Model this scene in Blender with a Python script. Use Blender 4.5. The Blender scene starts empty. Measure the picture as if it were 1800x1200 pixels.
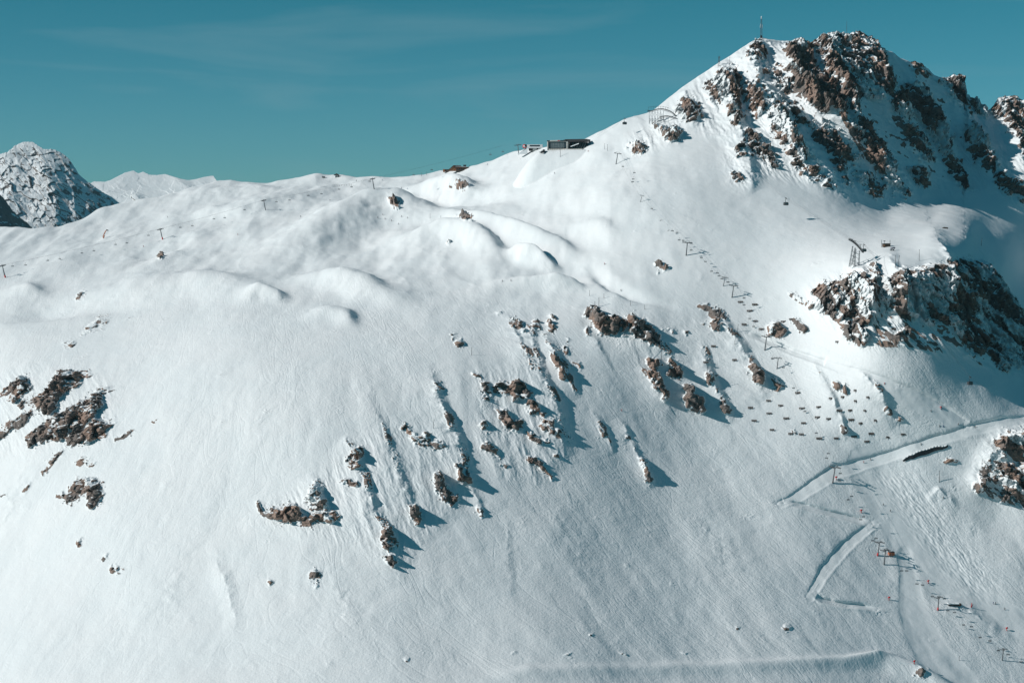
import bpy, bmesh, math, random
import numpy as np
from mathutils import Vector, Matrix
random.seed(7)
SC = bpy.context.scene
COL = SC.collection

# ---------------------------------------------------------------- camera
HFOV = math.radians(33.0)
K = math.tan(HFOV / 2) / 900.0           # tangent of one photo pixel (1800 x 1200 photo)
PITCH = math.atan(200 * K)               # eye level lies at photo row 400
CAMZ = 300.0
CP, SP = math.cos(PITCH), math.sin(PITCH)

def unproject(px, py, Y):
    """point at depth Y metres (world +y) seen at photo pixel px, py"""
    u = (px - 900.0) * K
    v = (600.0 - py) * K
    dy = CP + v * SP
    dz = -SP + v * CP
    s = Y / dy
    return u * s, Y + 0 * u, CAMZ + dz * s

def project(x, y, z):
    zz = z - CAMZ
    f = y * CP - zz * SP
    up = y * SP + zz * CP
    return 900 + x / f / K, 600 - up / f / K

cam = bpy.data.cameras.new("camera")
cam.sensor_width = 36.0
cam.lens = 18.0 / math.tan(HFOV / 2)
cam.clip_start = 1.0
cam.clip_end = 60000.0
camo = bpy.data.objects.new("camera", cam)
camo.location = (0, 0, CAMZ)
camo.rotation_euler = (math.pi / 2 - PITCH, 0, 0)
COL.objects.link(camo)
SC.camera = camo

# ---------------------------------------------------------------- noise
_rs = np.random.RandomState(11)
_PERM = _rs.permutation(4096).astype(np.int64)
_G = _rs.normal(size=(4096, 3)).astype(np.float32)
_G /= np.linalg.norm(_G, axis=1)[:, None]

def _hash(i, j, k):
    return _PERM[(_PERM[(_PERM[i & 4095] + j) & 4095] + k) & 4095]

def perlin(P):
    P = np.asarray(P, np.float32)
    I = np.floor(P).astype(np.int64)
    F = P - I
    U = F * F * F * (F * (F * 6 - 15) + 10)
    out = np.zeros(len(P), np.float32)
    for a in (0, 1):
        wa = U[:, 0] if a else 1 - U[:, 0]
        for b in (0, 1):
            wb = wa * (U[:, 1] if b else 1 - U[:, 1])
            for c in (0, 1):
                w = wb * (U[:, 2] if c else 1 - U[:, 2])
                g = _G[_hash(I[:, 0] + a, I[:, 1] + b, I[:, 2] + c)]
                d = g[:, 0] * (F[:, 0] - a) + g[:, 1] * (F[:, 1] - b) + g[:, 2] * (F[:, 2] - c)
                out += w * d
    return out * 1.5

def fbm(P, octs, gain=0.5, lac=2.03):
    P = np.asarray(P, np.float32)
    a, s, t = 1.0, 0, 0
    for o in range(octs):
        s = s + a * perlin(P + 17.3 * o)
        t += a
        a *= gain
        P = P * lac
    return s / t

def ridged(P, octs, gain=0.5, lac=2.03):
    P = np.asarray(P, np.float32)
    a, s, t = 1.0, 0, 0
    for o in range(octs):
        s = s + a * (1 - 2.0 * np.abs(perlin(P + 31.7 * o)))
        t += a
        a *= gain
        P = P * lac
    return s / t

def cells(P):
    """blocks (3D Voronoi): random value, tilted facet height, distance to the joint between blocks"""
    P = np.asarray(P, np.float32)
    I = np.floor(P).astype(np.int64)
    n = len(P)
    d1 = np.full(n, 9, np.float32); d2 = np.full(n, 9, np.float32)
    v = np.zeros(n, np.float32); f = np.zeros(n, np.float32)
    for a in (-1, 0, 1):
        for b in (-1, 0, 1):
            for c in (-1, 0, 1):
                h = _hash(I[:, 0] + a, I[:, 1] + b, I[:, 2] + c)
                e = P - (I + np.array([a, b, c]) + 0.5 + 0.42 * _G[h])
                d = np.sqrt((e ** 2).sum(1))
                near = d < d1
                d2 = np.where(near, d1, np.minimum(d2, d))
                v = np.where(near, (h % 1024) / 1024.0, v)
                f = np.where(near, (e * _G[(h * 7 + 3) & 4095]).sum(1), f)
                d1 = np.where(near, d, d1)
    return v.astype(np.float32), f.astype(np.float32), (d2 - d1).astype(np.float32)

def sstep(a, b, x):
    t = np.clip((x - a) / (b - a), 0, 1)
    return t * t * (3 - 2 * t)

def box_blur(A, r):
    if r < 1:
        return A
    for ax in (0, 1):
        pad = [(0, 0), (0, 0)]; pad[ax] = (r + 1, r)
        B = np.cumsum(np.pad(A, pad, mode='edge'), axis=ax, dtype=np.float64)
        n = A.shape[ax]
        hi = np.take(B, np.arange(2 * r + 1, 2 * r + 1 + n), axis=ax)
        lo = np.take(B, np.arange(0, n), axis=ax)
        A = ((hi - lo) / (2 * r + 1)).astype(np.float32)
    return A

def rbf(points, lam=1e-4):
    """thin plate spline through (px, py, value)"""
    p = np.array(points, np.float64)
    X = p[:, :2] / 1000.0
    n = len(p)
    D = np.linalg.norm(X[:, None] - X[None], axis=2)
    A = np.where(D > 0, D * D * np.log(np.maximum(D, 1e-9)), 0) + lam * np.eye(n)
    Q = np.hstack([np.ones((n, 1)), X])
    M = np.block([[A, Q], [Q.T, np.zeros((3, 3))]])
    w = np.linalg.solve(M, np.concatenate([p[:, 2], np.zeros(3)]))
    def f(px, py):
        px = np.asarray(px, np.float32) / 1000; py = np.asarray(py, np.float32) / 1000
        out = w[n] + w[n + 1] * px + w[n + 2] * py
        for i in range(n):
            d2 = (px - X[i, 0]) ** 2 + (py - X[i, 1]) ** 2
            out = out + w[i] * 0.5 * d2 * np.log(np.maximum(d2, 1e-12))
        return out
    return f

def polyline_dist(px, py, pts, ay=1.0):
    """distance to a polyline, side (+1 = right of the walking direction as seen) and interpolated values"""
    pts = np.array(pts, np.float64)
    best = np.full(px.shape, 1e9, np.float32)
    side = np.zeros(px.shape, np.float32)
    val = np.zeros(px.shape + (pts.shape[1] - 2,), np.float32)
    for i in range(len(pts) - 1):
        ax_, ay_ = pts[i, 0], pts[i, 1] * ay
        bx_, by_ = pts[i + 1, 0], pts[i + 1, 1] * ay
        dx, dy = bx_ - ax_, by_ - ay_
        L2 = dx * dx + dy * dy
        qx, qy = px - ax_, py * ay - ay_
        t = np.clip((qx * dx + qy * dy) / L2, 0, 1)
        ex, ey = qx - t * dx, qy - t * dy
        d = np.sqrt(ex * ex + ey * ey)
        m = d < best
        best = np.where(m, d, best)
        side = np.where(m, np.sign(dy * qx - dx * qy), side)
        v = pts[i, 2:] + t[..., None] * (pts[i + 1, 2:] - pts[i, 2:])
        val = np.where(m[..., None], v, val)
    return best, side, val
# ---------------------------------------------------------------- shape of the main massif
SKY = [(-200, 425), (-100, 412), (0, 404), (60, 404), (110, 395), (170, 372), (220, 360), (280, 352), (330, 338), (380, 322),
       (450, 320), (520, 312), (590, 308.5), (655, 310.5), (720, 312.5), (745, 309), (775, 300), (810, 297), (840, 290),
       (880, 275), (905, 266), (940, 262), (1000, 256), (1030, 248), (1060, 235), (1100, 215), (1150, 190), (1200, 153), (1240, 126),
       (1262, 113), (1300, 89), (1325, 74), (1337, 69), (1350, 72), (1372, 74), (1390, 75), (1402, 70), (1412, 72), (1421, 80), (1432, 73),
       (1445, 66), (1465, 61), (1490, 60), (1512, 61), (1530, 69), (1548, 88), (1568, 93), (1582, 103), (1602, 112), (1618, 114),
       (1632, 122), (1642, 134), (1649, 138), (1660, 139), (1668, 137), (1688, 135), (1693, 150), (1696, 166), (1703, 168), (1708, 178), (1714, 171), (1722, 184),
       (1734, 196), (1742, 190), (1752, 174), (1762, 172), (1775, 169), (1790, 176), (1800, 180), (1850, 230), (1950, 300)]
RPTS = [
 # bottom and front slope
 (-150,1300,1190),(0,1150,1235),(0,900,1385),(0,780,1455),(0,690,1520),(0,600,1610),(0,500,1770),(0,430,1940),(-150,420,2010),(-150,700,1590),(-150,1000,1390),
 (200,1150,1190),(200,900,1320),(200,740,1420),(200,600,1560),(200,500,1720),(200,420,1920),(220,362,2080),
 (400,1150,1160),(400,900,1285),(400,750,1365),(400,600,1490),(400,520,1610),(400,450,1780),(400,380,1960),(400,322,2150),
 (600,1150,1140),(600,900,1262),(600,750,1340),(600,620,1440),(600,540,1545),(600,460,1690),(600,380,1900),(590,310,2120),
 (800,1150,1145),(800,900,1275),(800,750,1353),(800,640,1420),(800,560,1500),(800,480,1620),(800,400,1780),(800,340,1910),(780,300,2060),
 (1000,1150,1160),(1000,900,1300),(1000,750,1380),(1000,640,1440),(1000,560,1500),(1000,480,1590),(1000,400,1680),(1000,320,1780),(1000,258,1900),(900,270,1990),
 (1200,1150,1195),(1200,900,1342),(1200,750,1420),(1200,640,1470),(1200,560,1510),(1200,480,1560),(1200,400,1620),(1200,300,1720),(1200,220,1820),(1200,155,1930),
 (1400,1150,1222),(1400,1000,1308),(1400,900,1362),(1400,800,1410),(1400,700,1448),(1400,640,1475),(1400,560,1505),(1400,480,1545),(1400,400,1620),(1400,330,1700),
 (1560,1150,1252),(1560,1000,1338),(1560,900,1385),(1560,800,1420),(1600,700,1424),(1680,1080,1310),
 (1800,1150,1290),(1800,1000,1362),(1750,900,1400),(1800,840,1415),(1750,742,1430),(1820,742,1440),(1700,690,1438),(1950,1000,1380),(1950,742,1465),(1950,1250,1250),(1600,1300,1175),(900,1300,1060),(300,1300,1080),
 # the peak
 (1330,75,1985),(1337,160,1880),(1300,250,1780),(1300,330,1690),(1420,80,2010),(1420,160,1890),(1440,250,1800),(1480,330,1735),
 (1490,62,2040),(1500,150,1930),(1540,240,1890),(1560,330,1800),(1590,110,2080),(1620,200,2010),(1640,280,1940),(1650,340,1870),
 (1670,140,2130),(1720,190,2130),(1770,172,2140),(1720,260,2010),(1790,260,2020),(1790,340,1920),(1700,360,1860),(1560,390,1710),(1640,388,1780),(1720,410,1790),(1800,450,1800),(1800,480,1770),(1950,300,2100),(1950,500,1700),
 # the rocky spur in front of it
 (1500,462,1505),(1500,500,1487),(1560,430,1515),(1560,455,1492),(1640,404,1520),(1640,450,1508),(1640,520,1490),(1700,415,1560),(1700,470,1540),(1720,540,1530),(1760,470,1600),(1800,535,1640),(1790,600,1575),
 (1550,560,1452),(1550,620,1432),(1640,620,1438),(1750,660,1462),(1950,640,1600),
]
r_of = rbf(RPTS, lam=2e-3)

# ridges: points (px, py, height), width left/right of the walking direction (px), direction f = out of the slope, z = up, vertical stretch
RIBS = [
 # snow ribs and gullies of the front slope
 (((640,690,0),(675,745,4),(690,800,7),(712,860,7),(728,905,3),(738,950,0)), 55, 15, 'f', 1),
 (((750,640,0),(770,690,9),(785,735,12),(810,785,11),(824,825,5),(835,870,0)), 45, 15, 'f', 1),
 (((600,770,0),(632,800,8),(645,850,10),(658,895,9),(682,930,8),(694,985,4),(705,1030,0)), 40, 18, 'f', 1),
 (((915,560,0),(932,590,8),(948,640,11),(970,690,11),(992,765,6),(1010,800,0)), 40, 20, 'f', 1),
 (((950,580,0),(968,605,9),(985,640,10),(1003,672,6),(1015,700,0)), 26, 18, 'f', 1),
 (((890,545,0),(902,570,9),(925,620,10),(938,660,5),(950,690,0)), 30, 16, 'f', 1),
 (((1036,585,0),(1050,605,4),(1070,640,2),(1085,665,0)), 18, 8, 'f', 1),
 (((1085,560,0),(1110,580,7),(1150,600,9),(1168,615,5),(1180,640,0)), 24, 16, 'f', 1),
 (((1260,545,0),(1280,575,7),(1305,612,10),(1325,645,9),(1340,680,4),(1350,700,0)), 34, 14, 'f', 1),
 (((1230,600,0),(1245,640,8),(1258,680,9),(1275,720,4),(1285,745,0)), 24, 14, 'f', 1),
 (((1120,640,0),(1140,660,7),(1162,690,9),(1175,710,3)), 20, 16, 'f', 1),
 (((1430,630,0),(1448,665,5),(1462,700,6),(1480,745,5),(1488,775,0)), 30, 10, 'f', 1),
 (((1500,640,0),(1520,662,6),(1545,690,9),(1562,722,6),(1585,745,0)), 36, 14, 'f', 1),
 (((1040,720,0),(1056,745,5),(1072,775,4),(1080,800,0)), 14, 9, 'f', 1),
 (((1085,735,0),(1100,760,5),(1110,775,0)), 12, 8, 'f', 1),
 (((1105,770,0),(1122,797,5),(1140,835,5),(1150,860,0)), 14, 8, 'f', 1),
 (((830,850,0),(842,880,5),(855,910,0)), 14, 8, 'f', 1),
 (((372,955,0),(388,1000,3),(404,1045,4),(412,1085,2.4),(416,1130,0)), 16, 20, 'f', 1),
 (((540,830,0),(555,850,6),(570,890,6),(575,915,0)), 16, 12, 'f', 1),
 (((880,900,0),(890,930,2),(896,1000,2),(900,1060,0)), 30, 14, 'f', 1),
 (((940,860,0),(1010,960,2.5),(1070,1050,0)), 80, 50, 'f', 1),
 (((560,960,0),(600,1040,3),(650,1140,0)), 70, 50, 'f', 1),
 (((1180,860,0),(1260,960,3),(1330,1060,0)), 90, 60, 'f', 1),
 (((60,780,0),(20,880,4),(-20,980,0)), 60, 60, 'f', 1),
 (((330,940,0),(300,1040,3),(290,1140,0)), 60, 60, 'f', 1),
 # knolls and hollows of the plateau
 (((470,455,2),(520,425,6),(580,385,10),(640,356,13),(690,347,14),(725,368,6),(745,380,0)), 70, 75, 'z', 2.4),
 (((725,345,0),(750,328,6),(790,317,11),(815,321,8),(840,330,0)), 60, 30, 'z', 2.4),
 (((790,395,0),(815,380,7),(870,392,9),(930,408,9),(985,432,5),(1015,455,0)), 60, 40, 'z', 2.4),
 (((715,440,0),(745,420,6),(785,402,11),(835,410,11),(865,436,5),(880,455,0)), 70, 30, 'z', 2.2),
 (((895,455,0),(915,440,6),(938,443,8),(965,462,4),(980,472,0)), 36, 16, 'z', 2.2),
 (((520,495,0),(560,485,6),(605,480,10),(640,494,7),(675,516,4),(720,528,0)), 60, 46, 'z', 2.2),
 (((860,505,0),(920,495,4),(975,490,7),(1005,497,5),(1025,506,0)), 40, 20, 'z', 2.2),
 (((100,560,0),(180,522,4),(240,504,6),(330,491,6),(400,494,5),(470,514,0)), 60, 70, 'z', 2.0),
 (((430,530,0),(455,510,5),(485,517,4),(500,530,0)), 30, 20, 'z', 2.0),
 (((545,560,0),(575,545,4),(610,552,4),(625,570,0)), 40, 20, 'z', 1.6),
 (((1040,470,0),(1055,490,-3),(1080,510,-4),(1130,530,-2),(1200,545,0)), 20, 30, 'z', 2.0),
 (((1000,400,0),(1050,398,4),(1080,415,0)), 60, 30, 'z', 1.6),
 (((740,360,0),(780,352,-6),(840,352,-5),(900,350,0)), 60, 60, 'z', 2.4),
 (((210,470,0),(255,452,-4),(300,440,-3),(340,435,0)), 40, 40, 'z', 2.4),
 (((330,430,0),(360,415,3),(400,405,0)), 60, 30, 'z', 2.4),
 (((0,560,0),(80,545,-5),(200,540,-4),(330,520,0)), 60, 60, 'z', 2.4),
 (((20,520,0),(50,505,4),(75,515,0)), 40, 30, 'z', 2.4),
 (((350,380,0),(420,372,5),(520,345,5),(600,335,0)), 60, 40, 'z', 2.8),
 (((300,355,0),(380,335,4),(450,328,3),(500,335,0)), 40, 30, 'z', 2.8),
 # the peak
 (((1264,112,2),(1275,150,11),(1290,200,11),(1305,250,9),(1318,310,4),(1330,340,0)), 34, 22, 'f', 1),
 (((1238,150,0),(1250,175,6),(1262,205,0)), 14, 14, 'f', 1),
 (((1337,72,2),(1322,105,13),(1335,150,17),(1365,200,19),(1400,255,16),(1440,300,12),(1480,340,5),(1510,365,0)), 42, 26, 'f', 1),
 (((1395,74,2),(1385,110,12),(1402,150,26),(1440,185,28),(1480,222,24),(1530,270,16),(1570,320,8),(1600,350,0)), 30, 22, 'f', 1),
 (((1450,70,2),(1462,130,18),(1490,180,26),(1512,225,22),(1540,265,14),(1580,310,7),(1610,350,0)), 26, 22, 'f', 1),
 (((1520,63,2),(1540,120,12),(1560,170,20),(1585,225,16),(1610,280,10),(1640,330,0)), 30, 30, 'f', 1),
 (((1590,108,0),(1612,160,10),(1638,205,16),(1660,245,10),(1680,300,0)), 20, 26, 'f', 1),
 (((1650,140,4),(1680,190,12),(1712,240,12),(1735,290,10),(1750,340,0)), 24, 28, 'f', 1),
 (((1750,176,4),(1768,220,12),(1790,270,14),(1815,330,0)), 22, 22, 'f', 1),
 (((1140,215,2),(1165,225,6),(1190,245,4),(1200,260,0)), 26, 14, 'f', 1),
 (((1195,150,0),(1205,175,9),(1220,205,9),(1225,225,0)), 24, 12, 'f', 1),
 # the spur
 (((1480,470,0),(1500,472,6),(1530,490,10),(1530,540,9),(1535,590,0)), 26, 18, 'f', 1),
 (((1560,440,0),(1575,480,9),(1580,520,12),(1580,560,5),(1585,590,0)), 24, 18, 'f', 1),
 (((1640,402,2),(1660,450,10),(1672,510,14),(1668,560,10),(1690,620,0)), 40, 24, 'f', 1),
 (((1700,414,2),(1735,470,8),(1760,530,10),(1790,590,6),(1810,640,0)), 24, 24, 'f', 1),
 (((1690,880,0),(1715,850,6),(1750,790,9),(1790,760,4),(1830,750,0)), 30, 40, 'f', 1),
 (((1520,1158,0),(1560,1154,2.5),(1605,1172,3.2),(1650,1196,4),(1700,1230,4)), 50, 24, 'z', 2.4),
 (((850,1188,0),(930,1180,1.2),(1100,1174,0.8),(1300,1168,1.6),(1490,1160,2),(1540,1155,2)), 30, 30, 'z', 1.6),
 (((1640,1062,0),(1665,1060,4),(1700,1072,6),(1735,1095,4),(1760,1110,0)), 20, 20, 'f', 1.2),
 (((1630,880,0),(1650,860,5),(1668,870,5),(1685,895,0)), 16, 10, 'f', 1),
]
# levelled roads and pistes: points (px, py, half width px)
ROADS = [
 (((1820,738,9),(1770,744,9),(1700,758,9),(1640,776,9),(1580,798,9),(1520,815,10),(1470,830,11),(1430,855,11),(1400,875,10),(1372,886,6)),),
 (((1384,884,5),(1410,889,6),(1440,896,6),(1490,910,6),(1528,921,6)),),
 (((1538,919,7),(1505,945,9),(1475,975,10),(1450,1005,10),(1434,1032,9),(1424,1050,7)),),
 (((1431,1040,5),(1436,1049,5),(1447,1056,5),(1464,1061,5),(1490,1066,5),(1540,1070,4)),),
 (((1320,588,5),(1350,602,5),(1400,622,6),(1450,640,7),(1500,655,9),(1550,675,14),(1600,698,17),(1650,722,15),(1690,744,10),(1710,752,6)),),
]
PISTES = [
 (((1520,818,34),(1560,880,36),(1600,950,34),(1660,1020,36),(1720,1062,32),(1780,1090,26),(1850,1130,26)),),
 (((1590,975,14),(1598,1010,16),(1602,1060,24),(1615,1100,28),(1640,1150,32),(1690,1210,34)),),
]

def grid_chart(px0, px1, ncol, sky, ybot, nrow, power=1.0):
    px = np.linspace(px0, px1, ncol).astype(np.float32)
    s = np.interp(px, [a for a, b in sky], [b for a, b in sky])
    f = np.linspace(0, 1, nrow) ** power
    PX = np.repeat(px[None, :], nrow, 0)
    PY = (s[None, :] + f[:, None] * (ybot - s[None, :])).astype(np.float32)
    return PX, PY

NC, NR = 1640, 1120
PX, PY = grid_chart(-130, 1930, NC, SKY, 1290, NR)
R = r_of(PX, PY).astype(np.float32)
X0, Y0, Z0 = unproject(PX, PY, R)
P = np.stack([X0, Y0, Z0], -1).astype(np.float32)
MPP = (K * R).astype(np.float32)                        # metres per photo pixel here
FD = np.array([0.0, -0.97, 0.24], np.float32)           # out of the slope
UPV = np.array([0.0, 0.0, 1.0], np.float32)

disp_b = np.zeros_like(R); disp_f = np.zeros_like(R); disp_z = np.zeros_like(R)
n0 = P.reshape(-1, 3)
jagn = fbm(n0 / 7.5 + 300, 3).reshape(R.shape)
wob = fbm(n0 / 28.0, 3).reshape(R.shape)
wob2 = fbm(n0 / 28.0 + 50, 3).reshape(R.shape)
CREST = np.zeros_like(R)
for pts, wl, wr, mode, ay in RIBS:
    xs = [p[0] for p in pts]; ys = [p[1] for p in pts]
    w = 1.5 * max(wl, wr) + 10
    m = (PX > min(xs) - w) & (PX < max(xs) + w) & (PY > min(ys) - w) & (PY < max(ys) + w)
    if mode in 'fb':
        wa = 9.0 if mode == 'f' else 2.0
        wl2 = wl * (1.7 if PX[m].mean() < 1180 or min(ys) > 500 else 1.1)
        d, side, v = polyline_dist(PX[m] + wa * wob[m], PY[m] + wa / ay * wob2[m], pts, ay)
        t0 = np.clip(np.where(side >= 0, d / wr, d / wl2), 0, 1)
        h = v[:, 0] * np.clip(1 + 0.6 * wob2[m] + 0.8 * jagn[m] * np.where(side >= 0, 1 - 0.6 * t0, np.exp(-t0 * 9)), 0.15, 2)
        t = np.clip(np.where(side >= 0, d / wr, d / wl2), 0, 1)
        steep = (1 - t) ** 1.6 * 0.75 + 0.25 * (1 - sstep(0, 1, t))
        soft = 0.5 + 0.5 * np.cos(np.pi * t)
        prof = np.where(side >= 0, steep, soft * 0.55 + (1 - t) ** 2.2 * 0.45)
        if mode == 'b':
            disp_b[m] = v[:, 0] * (0.5 + 0.5 * np.cos(np.pi * t))
        else:
            disp_f[m] = np.maximum(disp_f[m], h * prof)
            if 530 < min(ys) < 800 and max(p[2] for p in pts) >= 5:
                CREST[m] = np.maximum(CREST[m], np.clip(1 - d / np.where(side >= 0, 13, 7), 0, 1) * np.clip(v[:, 0] / 8, 0, 1))
    else:
        # a rounded hump: soft maximum of many small swells along the crest
        x, y = PX[m] + 8 * wob[m], PY[m] + 3 * wob2[m]
        acc = np.zeros(x.shape, np.float32); sgn = 1.0
        pa = np.array(pts, np.float64)
        Lp = np.hypot(np.diff(pa[:, 0]), ay * np.diff(pa[:, 1])).sum()
        tt = np.linspace(0, len(pts) - 1, int(max(7 * len(pts), Lp / (0.2 * min(wl, wr)))))
        for u in tt:
            i = min(int(u), len(pts) - 2); fr_ = u - i
            cx, cy, ch = pa[i] + fr_ * (pa[i + 1] - pa[i])
            if ch == 0: continue
            sgn = 1.0 if ch > 0 else -1.0
            dx = x - cx; dy = (y - cy - max(ch, 0) * 1.4 / 0.62 * 0.85) * ay
            sg = np.where(dx < 0, wl, wr) * 0.62
            acc += (abs(ch) * np.exp(-(dx * dx / (sg * sg) + dy * dy / (0.45 * (wl + wr) * 0.62) ** 2))) ** 5
        disp_z[m] += sgn * acc ** 0.2 * 1.4
scale_f = 0.50 + 0.60 * sstep(1150, 1260, PX) * (1 - sstep(330, 420, PY - 0.42 * (PX - 1500) * (PX > 1500)))
scale_f = np.maximum(scale_f, 1.0 * sstep(1440, 1500, PX) * (1 - sstep(600, 660, PY)))
P += (scale_f * disp_f + disp_b)[..., None] * FD + disp_z[..., None] * UPV

# snow relief: drifts at several sizes
q = P.reshape(-1, 3)
drift = fbm(q / np.array([120, 160, 90]), 4).reshape(R.shape)
drift2 = fbm(q / np.array([26, 30, 40]) + 9, 3).reshape(R.shape)
# runnels down the fall line on the steep front
fall = np.interp(PX, [-100, 300, 650, 1000, 1400, 1900], [-0.75, -0.45, 0.12, 0.6, 0.75, 0.7])
across = (PX - fall * (PY - 800)) / 1.0
runn = fbm(np.stack([across.ravel() / 26.0, PY.ravel() / 260.0, 0 * across.ravel()], -1), 3).reshape(R.shape)
runn2 = fbm(np.stack([(across + 22 * wob).ravel() / 75.0, PY.ravel() / 230.0, 0 * across.ravel() + 5], -1), 3).reshape(R.shape)
frontm = sstep(560, 700, PY) * 1.0
P += (1.7 * drift[..., None] + 0.30 * drift2[..., None]) * np.array([0, -0.3, 0.9], np.float32)
mid = fbm(q / np.array([48, 60, 60]) + 19, 3).reshape(R.shape)
platm = 1 - sstep(470, 640, PY + 0.06 * (900 - PX))
platm *= 1 - sstep(1050, 1300, PX)
roll = fbm(q / np.array([150, 260, 400]) + 61, 3).reshape(R.shape)
roll2 = fbm(q / np.array([55, 120, 200]) + 71, 3).reshape(R.shape)
lips = ridged(q / np.array([95, 190, 300]) + 23, 2, 0.45).reshape(R.shape)
roll3 = fbm(q / np.array([24, 60, 90]) + 81, 3).reshape(R.shape)
P += ((8.5 * roll + 5.8 * roll2 + 2.8 * lips + 1.1 * roll3) * platm)[..., None] * UPV
P += (1.0 * mid)[..., None] * np.array([0, -0.3, 0.9], np.float32)
P += ((0.10 * runn + 1.9 * runn2) * frontm)[..., None] * np.array([0, -0.8, 0.5], np.float32)
# ---------------------------------------------------------------- roads, pistes, moguls
TRK = np.ones_like(R)                 # how much the snow is skied up by tracks
RGN = np.zeros(R.shape, np.int32)     # 1 ski road, 2 groomed piste
wr_ = fbm(n0 / 18.0 + 200, 3).reshape(R.shape)
for (pts,) in ROADS:
    pts4 = [(x, y, w, y) for x, y, w in pts]
    xs = [p[0] for p in pts]; ys = [p[1] for p in pts]
    m = (PX > min(xs) - 40) & (PX < max(xs) + 40) & (PY > min(ys) - 40) & (PY < max(ys) + 40)
    d, side, v = polyline_dist(PX[m] + 3 * wr_[m], PY[m] + 3 * wr_[m], pts4)
    wid = v[:, 0]
    s = np.where(PY[m] < v[:, 1], 1.0, -1.0) * d / wid            # +1 upper edge, -1 lower edge
    e0, e1 = pts[0], pts[-1]
    ef = sstep(0, 22, np.minimum(np.hypot(PX[m] - e0[0], PY[m] - e0[1]), np.hypot(PX[m] - e1[0], PY[m] - e1[1])))
    a = (0.045 * wid + np.where(wid < 7.0, 1.5, 0.35)) * ef * (1 + 0.5 * wr_[m])
    wid = 0.82 * wid
    # cut into the slope: level with it at the lower edge, deepest at the foot of the upper bank
    ramp = np.where(np.abs(s) <= 1, -(s + 1), np.where(s > 1, -2 * np.exp(-(s - 1) * wid / 1.8), 0.0))
    P[m] += (a * ramp)[:, None] * np.array([0, -0.9, 0.25], np.float32)
    lip = np.exp(-((s + 1.0) * wid / 2.0) ** 2) * np.where(wid < 6.5, 0.6, 0.3) * ef
    P[m] += lip[:, None] * UPV
    TRK[m] = np.minimum(TRK[m], sstep(0.9, 1.3, np.abs(s)) + 0.05)
    RGN[m] = np.where(np.abs(s) < 1.0, 1, RGN[m])
for (pts,) in PISTES:
    xs = [p[0] for p in pts]; ys = [p[1] for p in pts]
    m = (PX > min(xs) - 60) & (PX < max(xs) + 60) & (PY > min(ys) - 60) & (PY < max(ys) + 60)
    d, side, v = polyline_dist(PX[m] + 5 * wr_[m], PY[m] + 5 * wr_[m], pts)
    s = d / v[:, 0]
    P[m] += (-0.8 * (1 - sstep(0.45, 1.25, s)))[:, None] * np.array([0, -0.8, 0.5], np.float32)
    TRK[m] = np.minimum(TRK[m], sstep(0.85, 1.05, s) + 0.08)
    RGN[m] = np.where((s < 1.0) & (RGN[m] == 0), 2, RGN[m])
# other smoothed runs (no separate surface): the plateau runs are soft and little tracked
plat = 1 - sstep(440, 600, PY + 0.05 * (900 - PX))
TRK *= 1 - 0.85 * plat
TRK *= 0.75 + 0.25 * sstep(300, 700, PX)
mog = np.clip(1 - ((PX - (1585 + 0.75 * (PY - 850))) / 55.0) ** 2, 0, 1) * sstep(812, 850, PY) * (1 - sstep(1010, 1080, PY))
mo = fbm(np.stack([(PX - 0.75 * PY).ravel() / 5.0, PY.ravel() / 11.0, 0 * PX.ravel()], -1), 2).reshape(R.shape)
P += (0.75 * mog * mo)[..., None] * np.array([0, -0.8, 0.5], np.float32)
FLOW = np.stack([(PX - fall * (PY - 800)) * MPP, PY * MPP, R * 0.2], -1).astype(np.float32)
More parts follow.
